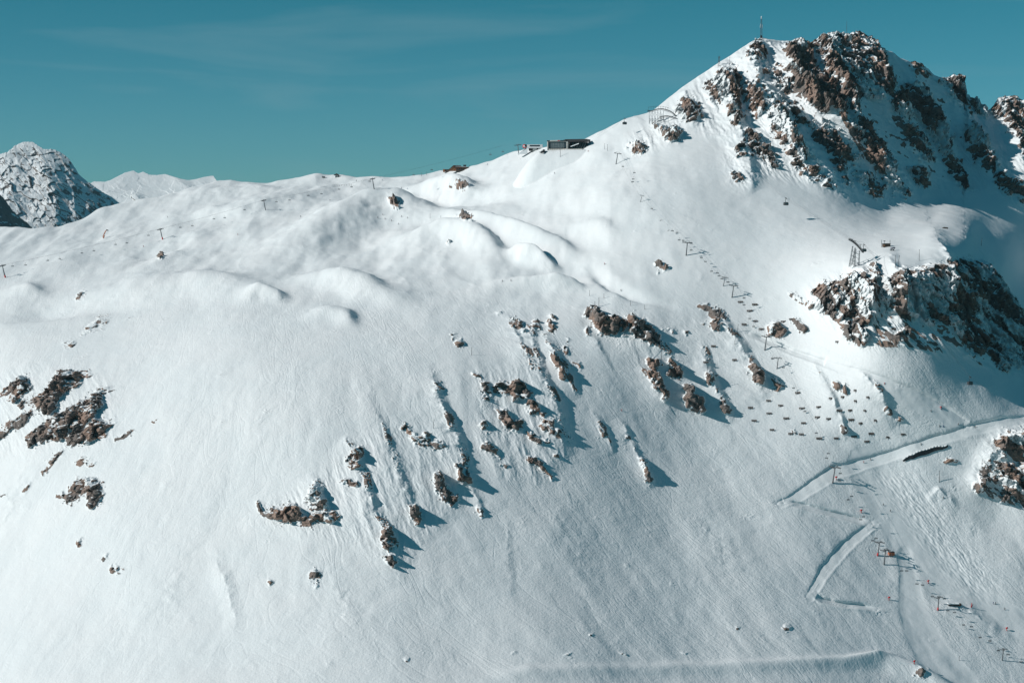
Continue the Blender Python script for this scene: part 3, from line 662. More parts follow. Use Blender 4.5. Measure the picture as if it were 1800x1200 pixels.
# loose bare spots elsewhere in the broken ground, on its steepest faces only
ROCK = np.maximum(ROCK, sstep(-0.02, 0.05, 0.50 + 0.16 * n3 + 0.24 * n4 - NZS) * sstep(0.35, 0.8, zon) * sstep(-0.05, 0.1, stp + 0.3 * n3 - 0.15))
# crumbs of rock scattered round the outcrops
n6 = fbm(q / 1.9 + 55, 2).reshape(R.shape)
wide = rsamp(box_blur(box_blur(INM.astype(np.float32), 7), 7), LX, LY)
crumb = sstep(0.25, 0.36, n6 + 0.25 * n4) * sstep(0.06, 0.25, wide) * sstep(0.0, 0.25, n4 + 0.1)
n8 = fbm(q / 30.0 + 155, 2).reshape(R.shape)
cr2 = sstep(0.10, 0.24, 0.6 * n6 + 0.6 * n4 + 0.3 * n3 + 1.0 * n8) * sstep(0.1, 0.6, CREST + 0.5 * n4)
crumb = np.maximum(crumb, cr2)
P += (1.0 * crumb * (1 - inside))[..., None] * np.array([0, -0.7, 0.6], np.float32)
ROCK = np.maximum(ROCK, crumb * 0.9)
ROCK = ROCK.astype(np.float32)
# ---------------------------------------------------------------- materials
def new_mat(name):
    m = bpy.data.materials.new(name)
    m.use_nodes = True
    nt = m.node_tree
    return m, nt, nt.nodes['Principled BSDF']

def N_(nt, t, **k):
    n = nt.nodes.new(t)
    for a, b in k.items():
        if a.startswith('i_'):
            n.inputs[int(a[2:])].default_value = b
        else:
            setattr(n, a, b)
    return n

def math_(nt, op, a, b=None, clamp=False):
    n = N_(nt, 'ShaderNodeMath', operation=op, use_clamp=clamp)
    for i, v in enumerate((a, b)):
        if v is None:
            continue
        if isinstance(v, (int, float)):
            n.inputs[i].default_value = v
        else:
            nt.links.new(v, n.inputs[i])
    return n.outputs[0]

def noise_(nt, vec, scale, detail=3, rough=0.55, dist=0.0):
    n = N_(nt, 'ShaderNodeTexNoise')
    n.inputs['Scale'].default_value = scale
    n.inputs['Detail'].default_value = detail
    n.inputs['Roughness'].default_value = rough
    n.inputs['Distortion'].default_value = dist
    nt.links.new(vec, n.inputs['Vector'])
    return n.outputs[0]

def range_(nt, x, a, b, c=0.0, d=1.0, smooth=True):
    n = N_(nt, 'ShaderNodeMapRange', interpolation_type='SMOOTHSTEP' if smooth else 'LINEAR')
    nt.links.new(x, n.inputs[0])
    for i, v in zip((1, 2, 3, 4), (a, b, c, d)):
        n.inputs[i].default_value = v
    return n.outputs[0]

def mixc_(nt, f, a, b):
    n = N_(nt, 'ShaderNodeMix', data_type='RGBA')
    for i, v in zip((0, 6, 7), (f, a, b)):
        if isinstance(v, (tuple, float, int)):
            n.inputs[i].default_value = v
        else:
            nt.links.new(v, n.inputs[i])
    return n.outputs[2]

def vscale_(nt, vec, s):
    n = N_(nt, 'ShaderNodeVectorMath', operation='MULTIPLY')
    nt.links.new(vec, n.inputs[0])
    n.inputs[1].default_value = s
    return n.outputs[0]

def snow_rock_material(name, browns, scale=1.0, snow=(0.83, 0.865, 0.88, 1), tracks=True):
    m, nt, b = new_mat(name)
    L = nt.links.new
    pos = N_(nt, 'ShaderNodeNewGeometry').outputs['Position']
    at = N_(nt, 'ShaderNodeAttribute', attribute_name='rock').outputs['Fac']
    # rock colour: brown and grey beds with dark joints and pale crumbs
    n1 = noise_(nt, pos, 0.045 / scale, 4)
    n2 = noise_(nt, vscale_(nt, pos, (0.35, 0.35, 1.0)), 0.45 / scale, 4, 0.65, 0.6)
    n3 = noise_(nt, pos, 1.6 / scale, 3, 0.7)
    c = mixc_(nt, range_(nt, n1, 0.40, 0.60), browns[0], browns[1])
    c = mixc_(nt, range_(nt, n2, 0.52, 0.70), c, browns[2])
    c = mixc_(nt, range_(nt, n3, 0.56, 0.75, 0, 0.5), c, browns[3])
    # snow caught in the finest ledges
    sn = noise_(nt, pos, 0.9 / scale, 4, 0.7)
    f = math_(nt, 'ADD', at, math_(nt, 'MULTIPLY', math_(nt, 'SUBTRACT', sn, 0.5), 0.8))
    f = range_(nt, f, 0.42, 0.58)
    f = math_(nt, 'MULTIPLY', f, range_(nt, at, 0.02, 0.2))
    sv = noise_(nt, pos, 0.02 / scale, 3)
    sc = mixc_(nt, range_(nt, sv, 0.35, 0.65), snow, (snow[0] * 1.03, snow[1] * 1.015, snow[2] * 1.01, 1))
    L(mixc_(nt, f, sc, c), b.inputs['Base Color'])
    L(range_(nt, f, 0, 1, 0.62, 0.9, False), b.inputs['Roughness'])
    b.inputs['Specular IOR Level'].default_value = 0.25
    # relief
    rh = math_(nt, 'ADD', math_(nt, 'MULTIPLY', n2, 0.8 * scale), math_(nt, 'MULTIPLY', n3, 0.3 * scale))
    bp = N_(nt, 'ShaderNodeBump')
    bp.inputs['Distance'].default_value = 1.0
    L(math_(nt, 'MULTIPLY', rh, f), bp.inputs['Height'])
    L(math_(nt, 'MULTIPLY', f, 0.9), bp.inputs['Strength'])
    last = bp.outputs[0]
    if tracks:
        fl = N_(nt, 'ShaderNodeAttribute', attribute_name='flow').outputs['Vector']
        tr = N_(nt, 'ShaderNodeAttribute', attribute_name='tracks').outputs['Fac']
        # crossing ski tracks: wavering lines down the fall line, in fields that come and go
        h = None
        for sc_, frq, rot, off in ((0.050, 58.0, 0.15, 0.0), (0.040, 70.0, 0.6, 40.0), (0.060, 50.0, -0.4, 90.0)):
            mp = N_(nt, 'ShaderNodeMapping')
            mp.inputs['Rotation'].default_value = (0, 0, rot)
            mp.inputs['Location'].default_value = (off, off * 0.7, 0)
            mp.inputs['Scale'].default_value = (1.0, 0.55, 1.0)
            L(fl, mp.inputs[0])
            nn = noise_(nt, mp.outputs[0], sc_, 2.5, 0.5, 0.4)
            wv = math_(nt, 'SINE', math_(nt, 'MULTIPLY', nn, frq))
            line = range_(nt, wv, 0.45, 1.0)
            mask = range_(nt, noise_(nt, vscale_(nt, fl, (1, 0.5, 1)), 0.018 + off * 0.0001, 3), 0.40, 0.62)
            x = math_(nt, 'MULTIPLY', line, mask)
            h = x if h is None else math_(nt, 'MAXIMUM', h, x)
        h = math_(nt, 'MULTIPLY', h, -0.165)
        h = math_(nt, 'ADD', h, math_(nt, 'MULTIPLY', noise_(nt, pos, 0.55, 3, 0.6), 0.55))
        h = math_(nt, 'MULTIPLY', h, tr)
        # groomed lines and wind crust where nobody skied
        g = noise_(nt, vscale_(nt, fl, (1.3, 0.06, 1)), 0.5, 3, 0.6)
        h = math_(nt, 'ADD', h, math_(nt, 'MULTIPLY', g, 0.08))
        h = math_(nt, 'ADD', h, math_(nt, 'MULTIPLY', noise_(nt, pos, 0.09, 4, 0.5), 0.9))
        b2 = N_(nt, 'ShaderNodeBump')
        b2.inputs['Distance'].default_value = 1.0
        L(math_(nt, 'MULTIPLY', math_(nt, 'SUBTRACT', 1.0, f), 0.62), b2.inputs['Strength'])
        L(h, b2.inputs['Height'])
        L(last, b2.inputs['Normal'])
        last = b2.outputs[0]
    L(last, b.inputs['Normal'])
    return m

BROWN = ((0.31, 0.215, 0.172, 1), (0.19, 0.165, 0.152, 1), (0.082, 0.070, 0.066, 1), (0.40, 0.33, 0.285, 1))
GREY = ((0.20, 0.175, 0.165, 1), (0.15, 0.145, 0.145, 1), (0.10, 0.10, 0.105, 1), (0.30, 0.27, 0.26, 1))
M_SNOW = snow_rock_material("snow_and_rock", BROWN)
M_FAR = snow_rock_material("far_rock_and_snow", GREY, 2.5, tracks=False)

def tag(o, label=None, cat=None, group=None, kind=None):
    if label: o['label'] = label
    if cat: o['category'] = cat
    if group: o['group'] = group
    if kind: o['kind'] = kind
    return o

def mesh_from_grid(name, P, quads, mat, attrs, normals=None):
    """one mesh object from a chosen set of quads of the vertex grid"""
    used = np.unique(quads)
    remap = np.full(P.shape[0], -1, np.int64); remap[used] = np.arange(len(used))
    f = remap[quads].astype(np.int32)
    me = bpy.data.meshes.new(name)
    me.vertices.add(len(used)); me.vertices.foreach_set('co', P[used].astype(np.float32).ravel())
    me.loops.add(f.size); me.loops.foreach_set('vertex_index', f.ravel())
    me.polygons.add(len(f)); me.polygons.foreach_set('loop_start', np.arange(0, f.size, 4, dtype=np.int32))
    me.update(calc_edges=True)
    me.polygons.foreach_set('use_smooth', np.ones(len(f), bool))
    for an, (ty, A) in attrs.items():
        a = me.attributes.new(an, ty, 'POINT')
        a.data.foreach_set('vector' if ty == 'FLOAT_VECTOR' else 'value', A[used].astype(np.float32).ravel())
    me.materials.append(mat)
    if normals is not None:
        me.normals_split_custom_set_from_vertices(normals[used].astype(np.float32))
    o = bpy.data.objects.new(name, me)
    COL.objects.link(o)
    return o

def quads_of(nr, nc):
    idx = np.arange(nr * nc).reshape(nr, nc)
    return np.stack([idx[:-1, :-1], idx[1:, :-1], idx[1:, 1:], idx[:-1, 1:]], -1).reshape(-1, 4)

# ---------------------------------------------------------------- the massif, cut into its pieces
# rows behind the skyline run back and down so that the ridges have a far side
back = np.array([900, 420, 180, 80, 30, 9], np.float32)
top = P[0]
bk = np.stack([top + np.stack([0 * top[:, 0], np.full(NC, b), np.full(NC, -0.42 * b - 0.6 * b * (PX[0] > 1050))], -1) for b in back])
bot = P[-1]
fr = np.stack([bot + np.stack([0 * bot[:, 0], np.full(NC, -b), np.full(NC, -0.35 * b)], -1) for b in (25.0, 80.0, 220.0, 500.0)])
PB = np.concatenate([bk, P, fr]).astype(np.float32)
nb, nf = len(back), 4
def ext(A):
    return np.concatenate([np.repeat(A[:1], nb, 0), A, np.repeat(A[-1:], nf, 0)])
ROCKB = ext(ROCK); ROCKB[:nb] *= 0.5
TRKB, FLOWB = ext(TRK), ext(FLOW)
# connected pieces of rock: each becomes an object of its own, specks go back to the snow
from collections import deque
PIECE = np.zeros(R.shape, np.int32)
PIECES = []                                  # (outcrop index, size)
cand = np.argwhere(VID >= 2)
for j0, i0 in cand:
    if PIECE[j0, i0]:
        continue
    k, sb = VID[j0, i0], VSUB[j0, i0]
    n_ = len(PIECES) + 1
    PIECE[j0, i0] = n_
    dq = deque([(j0, i0)]); cnt = 0
    while dq:
        j, i = dq.popleft(); cnt += 1
        for jj, ii in ((j + 1, i), (j - 1, i), (j, i + 1), (j, i - 1)):
            if 0 <= jj < NR and 0 <= ii < NC and not PIECE[jj, ii] and VID[jj, ii] == k and VSUB[jj, ii] == sb:
                PIECE[jj, ii] = n_; dq.append((jj, ii))
    PIECES.append((int(k) - 2, cnt))
keep = np.array([0] + [n if c >= 14 else 0 for n, (k, c) in enumerate(PIECES, 1)])
PIECE = keep[PIECE]
PART = np.where(PIECE > 0, PIECE + 10, 0)
PEAKZ = (PY < np.interp(PX, [1180, 1240, 1330, 1420, 1500, 1600, 1700, 1800, 1930], [150, 215, 330, 335, 352, 352, 370, 372, 380])) & (PX > 1180)
PART = np.where((PART == 0) & PEAKZ, 3, PART)
PART = np.where((PART == 0) & (RGN > 0), RGN, PART)
PARTB = ext(PART); PARTB[-nf:] = 0
PARTB[:nb] = np.where(PARTB[:nb] == 3, 3, 0)
NB_ = grid_normals(PB)
if NB_[..., 2].mean() < 0:
    NB_ = -NB_
nr, nc = PB.shape[:2]
Q = quads_of(nr, nc)
PBf = PB.reshape(-1, 3); NBf = NB_.reshape(-1, 3)
pid = PARTB.reshape(-1)[Q[:, 0]]
ATT = {'rock': ('FLOAT', ROCKB.reshape(-1)), 'tracks': ('FLOAT', TRKB.reshape(-1)), 'flow': ('FLOAT_VECTOR', FLOWB.reshape(-1, 3))}
for i, nm in ((0, 'snow_slope'), (1, 'ski_road'), (2, 'groomed_piste'), (3, 'mountain_peak')):
    q_ = Q[pid == i]
    if len(q_):
        tag(mesh_from_grid(nm, PBf, q_, M_SNOW, ATT, NBf), kind='structure')
main_of = {}
for n, (k, c) in enumerate(PIECES, 1):
    if keep[n] and c > main_of.get(k, (0, 0))[1]:
        main_of[k] = (n, c)
for n, (k, c) in enumerate(PIECES, 1):
    q_ = Q[pid == n + 10] if keep[n] else Q[:0]
    if len(q_) < 4:
        continue
    lab = OUT[k][0]
    if main_of[k][0] == n:
        cl = lab.startswith(('big smooth', 'columnar', 'large shadowed'))
        o = mesh_from_grid('rocky_cliff' if cl else 'rock_outcrop', PBf, q_, M_SNOW, ATT, NBf)
        tag(o, lab, 'cliff' if cl else 'rock outcrop', 'rock outcrops breaking through the snow')
    else:
        o = mesh_from_grid('loose_rock', PBf, q_, M_SNOW, ATT, NBf)
        sh = lab.split(',')[0].split()[:11]
        tag(o, 'smaller piece beside the ' + ' '.join(sh), 'rock', 'smaller rocks beside the ' + ' '.join(sh))

# what the camera would see at a photo pixel: used to stand things on the snow
_ix, _iy = project(P[..., 0], P[..., 1], P[..., 2])
_zi = np.clip((_ix + 150).astype(int), 0, 2099); _zj = np.clip(_iy.astype(int), 0, 1299)
_flat = (_zj * 2100 + _zi).ravel()
_ord = np.argsort(-P[..., 1].ravel(), kind='stable')
ZB = np.full(1300 * 2100, -1, np.int64)
ZB[_flat[_ord]] = _ord
ZB = ZB.reshape(1300, 2100)
Pf = P.reshape(-1, 3)
def ground(px, py):
    i, j = int(round(px)) + 150, int(round(py))
    best, bd = None, 1e9
    for r in range(0, 8):
        for dj in range(-r, r + 1):
            for di in range(-r, r + 1):
                if max(abs(di), abs(dj)) != r:
                    continue
                jj, ii = j + dj, i + di
                if 0 <= jj < 1300 and 0 <= ii < 2100 and ZB[jj, ii] >= 0:
                    p = Pf[ZB[jj, ii]]
                    d = di * di + dj * dj
                    if d < bd:
                        best, bd = p, d
        if best is not None and r >= 1:
            break
    return Vector([float(c) for c in best])

# ---------------------------------------------------------------- mountains far behind
TW = (np.arange(240, 460, 8.0), fbm(np.stack([np.arange(240, 460, 8.0) / 55.0] * 3, -1), 3))
def far_mountain(name, sky, ybot, Yb, Yt, ncol, nrow, ribs, rough, thr0, jag, ridge_scale, tilt=(0, 0.0)):
    px0, px1 = sky[0][0], sky[-1][0]
    A, B = grid_chart(px0, px1, ncol, sky, ybot, nrow)
    s = np.interp(A[0], [a for a, b in sky], [b for a, b in sky])
    f = (B - s[None]) / (ybot - s[None])
    smin = s.min()
    Y = Yt + (Yb - Yt) * (B - smin) / (ybot - smin)
    mpp = K * Y.mean()
    Y = Y + tilt[1] * 20 * np.log1p(np.exp(np.clip((A + 14 * np.interp(B, *TW) - tilt[0]) / 20, -30, 30)))
    x, y, z = unproject(A, B, Y)
    p = np.stack([x, y, z], -1).astype(np.float32)
    df = np.zeros_like(A)
    w = fbm(p.reshape(-1, 3) / (12 * mpp), 3).reshape(A.shape)
    for pts, wl, wr in ribs:
        d, side, v = polyline_dist(A + 4 * w, B + 4 * w, pts)
        t = np.clip(np.where(side >= 0, d / wr, d / wl), 0, 1)
        df = np.maximum(df, v[..., 0] * mpp * (1 - t) ** 1.3)
    p += df[..., None] * np.array([0, -0.97, 0.2], np.float32)
    q = p.reshape(-1, 3) / mpp
    qs = q.copy(); qs[:, 0] += 0.8 * q[:, 2]
    rg = ridged(qs / np.array([11, 30, 34.0]) * ridge_scale, 6, 0.62).reshape(A.shape)
    fb = fbm(qs / np.array([20, 40, 40.0]), 4).reshape(A.shape)
    _, fa, ea = cells(qs / np.array([30, 60, 80.0]) + 7)
    _, fb2, eb = cells(qs / np.array([11, 25, 34.0]) + 17)
    fct = (2.6 * fa + 1.2 * fb2).reshape(A.shape)
    edge = np.clip(f * 12, 0.15, 1)
    p += (rough * mpp * (rg * 0.7 + fb + fct) * edge)[..., None] * np.array([0, -0.9, 0.3], np.float32)
    if jag:
        j = fbm(np.stack([A[0] / 4.0, 0 * A[0], 0 * A[0]], -1), 3)
        p[..., 2] += (jag * mpp * j)[None] * np.exp(-f * 70)
    n = grid_normals(p)
    if n[..., 2].mean() < 0:
        n = -n
    n3 = fbm(q / 3.0, 3).reshape(A.shape)
    n5 = fbm(qs / np.array([7, 20, 17.0]) + 4, 4).reshape(A.shape)
    rock = sstep(-0.06, 0.06, thr0 - 0.02 + 0.16 * n3 + 0.42 * n5 - n[..., 2])
    bkk = np.stack([p[0] + np.array([0, 800.0, -900.0])])
    pb = np.concatenate([bkk, p]).astype(np.float32)
    rk = np.concatenate([rock[:1], rock])
    o = mesh_from_grid(name, pb.reshape(-1, 3), quads_of(*pb.shape[:2]), M_FAR, {'rock': ('FLOAT', rk.reshape(-1))})
    tag(o, kind='structure')
    return o
far_mountain('distant_rocky_mountain',
    [(-200, 350), (-140, 330), (-60, 300), (-20, 283), (0, 272), (14, 268), (28, 256), (42, 250), (58, 250), (68, 257), (78, 263), (95, 263), (110, 270), (122, 280), (132, 295), (140, 308), (152, 318), (165, 327), (180, 338), (195, 345), (210, 357), (222, 366), (250, 392)],
    440, 5400, 6300, 520, 300,
    [(((40, 250, 2), (30, 300, 10), (20, 360, 14), (10, 420, 8)), 60, 30), (((60, 252, 0), (80, 300, 10), (100, 340, 16), (105, 420, 8)), 40, 40),
     (((118, 280, 0), (128, 320, 8), (135, 370, 10), (140, 420, 4)), 22, 26), (((150, 350, 0), (158, 365, 12), (170, 395, 8)), 14, 20)],
    3.2, 0.76, 2.0, 0.6, (100, 3.2))
far_mountain('distant_rocky_mountain',
    [(-200, 300), (-80, 320), (-30, 332), (0, 342), (10, 352), (22, 370), (35, 382), (48, 392), (62, 406), (75, 425)],
    450, 4300, 4700, 300, 160, [(((0, 345, 2), (10, 380, 6), (20, 430, 4)), 60, 20)], 3.4, 0.9, 2.0, 0.6, (-20, 3.2))
far_mountain('distant_snowy_mountain',
    [(120, 345), (165, 319), (185, 320), (195, 317), (205, 312), (220, 304), (235, 300), (243, 305), (252, 302), (262, 307), (275, 308), (290, 306), (305, 311), (318, 315), (330, 317), (345, 315), (360, 311), (375, 309), (381, 318), (400, 330), (450, 350)],
    400, 8600, 9600, 420, 160,
    [(((290, 306, 0), (312, 316, 5), (330, 330, 7), (345, 345, 4)), 40, 14), (((345, 316, 0), (362, 328, 4), (375, 340, 2)), 18, 12),
     (((375, 309, 0), (382, 318, 3), (392, 330, 0)), 16, 10), (((235, 300, 0), (215, 320, 4), (190, 345, 4)), 40, 40)],
    0.45, 0.42, 0.8, 0.7)
far_mountain('distant_snowy_mountain',
    [(120, 360), (175, 338), (190, 334), (205, 339), (215, 340), (225, 336), (234, 334), (242, 339), (252, 342), (262, 347), (275, 352), (300, 368)],
    400, 7600, 8000, 240, 100, [(((234, 334, 0), (242, 346, 6), (250, 362, 5)), 30, 12)], 0.9, 0.50, 1.0, 0.8)
# ---------------------------------------------------------------- plain materials for built things
def simple_mat(name, col, rough=0.6, metal=0.0, vary=0.25, scale=1.5):
    m, nt, b = new_mat(name)
    pos = N_(nt, 'ShaderNodeTexCoord').outputs['Object']
    n = noise_(nt, pos, scale, 4, 0.6)
    lo = tuple(c * (1 - vary) for c in col) + (1,)
    hi = tuple(min(1, c * (1 + vary)) for c in col) + (1,)
    nt.links.new(mixc_(nt, range_(nt, n, 0.35, 0.65), lo, hi), b.inputs['Base Color'])
    b.inputs['Roughness'].default_value = rough
    b.inputs['Metallic'].default_value = metal
    return m
M = {
 'dark': simple_mat('dark_painted_steel', (0.045, 0.05, 0.055), 0.5),
 'chair': simple_mat('chair_grey', (0.13, 0.14, 0.15), 0.6),
 'steel': simple_mat('galvanised_steel', (0.30, 0.31, 0.32), 0.45, 0.6),
 'grey': simple_mat('grey_steel', (0.14, 0.15, 0.16), 0.5, 0.3),
 'rope': simple_mat('wire_rope', (0.05, 0.052, 0.055), 0.7, 0.0),
 'red': simple_mat('red_padding', (0.55, 0.03, 0.035), 0.7),
 'orange': simple_mat('orange_paint', (0.48, 0.13, 0.05), 0.6),
 'white': simple_mat('white_render', (0.72, 0.73, 0.74), 0.8, 0, 0.06),
 'concrete': simple_mat('pale_concrete', (0.55, 0.55, 0.52), 0.85, 0, 0.1),
 'glass': simple_mat('dark_glass', (0.035, 0.045, 0.055), 0.12, 0.0),
 'pane': simple_mat('grey_window_glass', (0.10, 0.13, 0.14), 0.15, 0.0),
 'black': simple_mat('black_cladding', (0.018, 0.02, 0.024), 0.6),
 'wood': simple_mat('warm_timber', (0.30, 0.135, 0.065), 0.75, 0, 0.3, 0.8),
 'timber': simple_mat('dark_timber', (0.085, 0.055, 0.04), 0.8, 0, 0.3, 0.8),
 'snow': simple_mat('settled_snow', (0.83, 0.865, 0.88), 0.9, 0, 0.02),
 'blue': simple_mat('dark_blue_paint', (0.03, 0.035, 0.09), 0.5),
 'jacket_dark': simple_mat('dark_clothing', (0.03, 0.03, 0.04), 0.9),
 'jacket_red': simple_mat('red_clothing', (0.45, 0.03, 0.03), 0.9),
 'jacket_blue': simple_mat('blue_clothing', (0.04, 0.09, 0.25), 0.9),
 'copper': simple_mat('red_sign_paint', (0.5, 0.05, 0.06), 0.6),
}

# ---------------------------------------------------------------- shape helpers (all metres)
class MB:
    def __init__(s): s.bm = bmesh.new()
    def box(s, c, d, rot=None, bev=0.0):
        r = bmesh.ops.create_cube(s.bm, size=1.0)
        v = r['verts']
        bmesh.ops.scale(s.bm, vec=Vector(d), verts=v)
        if bev > 0:
            e = list({e for q in v for e in q.link_edges})
            rb = bmesh.ops.bevel(s.bm, geom=e, offset=bev, segments=1, affect='EDGES')
            v = list({q for f in rb['faces'] for q in f.verts} | {q for q in v if q.is_valid})
        if rot is not None:
            bmesh.ops.rotate(s.bm, cent=(0, 0, 0), matrix=rot, verts=v)
        bmesh.ops.translate(s.bm, vec=Vector(c), verts=v)
        return s
    def tube(s, pts, rad, seg=8, cap=True):
        pts = [Vector(p) for p in pts]
        if not hasattr(rad, '__len__'): rad = [rad] * len(pts)
        rings = []
        for i, p in enumerate(pts):
            t = (pts[min(i + 1, len(pts) - 1)] - pts[max(i - 1, 0)]).normalized()
            a = t.orthogonal().normalized(); b = t.cross(a)
            if i:   # keep the ring from twisting
                a = (prev - t * prev.dot(t)).normalized(); b = t.cross(a)
            prev = a
            rings.append([s.bm.verts.new(p + rad[i] * (math.cos(2 * math.pi * k / seg) * a + math.sin(2 * math.pi * k / seg) * b)) for k in range(seg)])
        for r0, r1 in zip(rings, rings[1:]):
            for k in range(seg):
                s.bm.faces.new((r0[k], r0[(k + 1) % seg], r1[(k + 1) % seg], r1[k]))
        if cap:
            s.bm.faces.new(rings[0][::-1]); s.bm.faces.new(rings[-1])
        return s
    def bar(s, a, b, w=0.2):
        return s.tube([a, b], w * 0.7071, 4)
    def prism(s, pts, depth):
        """outline in the x-z plane, thickness along y"""
        lo = [s.bm.verts.new((p[0], -depth / 2, p[1])) for p in pts]
        hi = [s.bm.verts.new((p[0], depth / 2, p[1])) for p in pts]
        n = len(pts)
        for i in range(n):
            s.bm.faces.new((lo[i], lo[(i + 1) % n], hi[(i + 1) % n], hi[i]))
        s.bm.faces.new(lo[::-1]); s.bm.faces.new(hi)
        return s
    def ball(s, c, r, sub=2):
        b = bmesh.ops.create_icosphere(s.bm, subdivisions=sub, radius=1.0)
        r = r if hasattr(r, '__len__') else (r, r, r)
        bmesh.ops.scale(s.bm, vec=Vector(r), verts=b['verts'])
        bmesh.ops.translate(s.bm, vec=Vector(c), verts=b['verts'])
        return s
    def build(s, name, mat, parent=None, smooth=False):
        bmesh.ops.recalc_face_normals(s.bm, faces=s.bm.faces)
        me = bpy.data.meshes.new(name)
        s.bm.to_mesh(me); s.bm.free()
        if smooth:
            for p in me.polygons: p.use_smooth = True
        me.materials.append(mat)
        o = bpy.data.objects.new(name, me)
        COL.objects.link(o)
        if parent is not None: o.parent = parent
        return o

def empty(name, loc, rz=0.0):
    o = bpy.data.objects.new(name, None)
    o.empty_display_size = 0.5
    o.location = loc; o.rotation_euler = (0, 0, rz)
    COL.objects.link(o)
    return o

def copy_tree(o, kids, parent=None):
    c = o.copy(); COL.objects.link(c); c.parent = parent
    for ch, sub in kids:
        copy_tree(ch, sub, c)
    return c
def tree_of(o):
    return [(ch, tree_of(ch)) for ch in o.children]

def mpp_at(p): return K * p[1]

# ---------------------------------------------------------------- chairlift towers
def tower_proto():
    """12 m tower; the rope runs along local y"""
    root = empty('chairlift_tower', (0, 0, 0))
    MB().tube([(0, 0, -1.5), (0, 0, 6), (0, 0, 11.6)], [0.52, 0.44, 0.34], 12).build('mast', M['grey'], root, True)
    MB().box((0, 0, 11.7), (7.2, 0.5, 0.55), bev=0.06).build('crossarm', M['dark'], root)
    for sx in (-1, 1):
        g = MB()
        g.box((3.3 * sx, 0, 11.45), (0.4, 6.2, 0.32), bev=0.05)
        for k in range(6):
            g.tube([(3.3 * sx - 0.16, -2.6 + k * 1.04, 11.72), (3.3 * sx + 0.16, -2.6 + k * 1.04, 11.72)], 0.3, 10)
        g.bar((3.3 * sx + 0.5 * sx, -3.2, 12.3), (3.3 * sx + 0.5 * sx, 3.2, 12.3), 0.16)
        for yy in (-2.8, 2.8):
            g.bar((3.3 * sx, yy, 11.5), (3.8 * sx, yy, 12.35), 0.12)
        g.build('sheave_assembly', M['dark'], root)
    r = MB()
    r.bar((-2.6, 0, 13.1), (2.6, 0, 13.1), 0.2)
    for sx in (-1, 1):
        r.bar((2.2 * sx, 0, 11.8), (2.2 * sx, 0, 13.1), 0.18)
    r.build('lifting_frame', M['grey'], root)
    l = MB()
    for k in range(18):
        l.bar((-0.22, -0.62, 1.0 + k * 0.58), (0.22, -0.62, 1.0 + k * 0.58), 0.05)
    for sx in (-1, 1): l.bar((0.22 * sx, -0.62, 0.6), (0.22 * sx, -0.56, 11.3), 0.06)
    l.build('ladder', M['grey'], root)
    return root
PAD = None
def add_pad(root):
    global PAD
    if PAD is None:
        PAD = MB().tube([(0, 0, -0.8), (0, 0, 2.4)], [0.78, 0.74], 12).build('base_pad', M['red'], root, True)
    else:
        p = PAD.copy(); COL.objects.link(p); p.parent = root

# (foot px, foot py, head px, head py, red pad, label)
LINE_L = [(9, 487, 4, 466, 1, "leftmost tower of the plateau chairlift, cut close by the photo edge"),
          (285, 420, 281, 402, 1, "plateau chairlift tower right of the leaning orange mast"),
          (466, 369, 463, 352, 0, "third plateau chairlift tower from the left, without red padding"),
          (657, 332, 654, 314, 0, "plateau chairlift tower just under the skyline above the long drumlin"),
          (891, 271, 887, 255, 0, "")]
LINE_R = [(1761, 1159, 1763, 1139, 0, "lowest tower of the front chairlift, near the bottom right corner"),
          (1648, 1071, 1649, 1048, 1, "front chairlift tower with a red foot beside the dark snow shed"),
          (1554, 992, 1556, 966, 0, "front chairlift tower with a long straight shadow, right one of the close pair"),
          (1542, 975, 1545, 951, 1, "front chairlift tower with a red foot, left one of the close pair"),
          (1463, 848, 1467, 820, 0, "front chairlift tower at the lower edge of the ski road"),
          (1365, 648, 1367, 629, 0, "front chairlift tower beneath the ski road, right of the fluted brown rock face"),
          (1344, 615, 1347, 591, 0, "front chairlift tower whose shadow touches the ski road from below"),
          (1286, 522, 1289, 501, 0, "dark front chairlift tower with a clear shadow above the rust coloured rocks"),
          (1271, 502, 1274, 487, 0, "slim front chairlift tower just behind the dark one above the rust coloured rocks"),
          (1206, 449, 1208, 426, 0, "front chairlift tower on the smooth middle snowfield"),
          (1125, 355, 1128, 344, 0, "squat front chairlift tower with a broad double shadow on the upper slope"),
          (1082, 288, 1085, 269, 0, "top tower of the front chairlift, just below the summit station")]
T_PROTO = tower_proto()
T_TREE = None
HEADS = {}
def put_tower(root, foot, head, rz, tilt):
    root.location = foot
    root.rotation_euler = (0, tilt, rz)
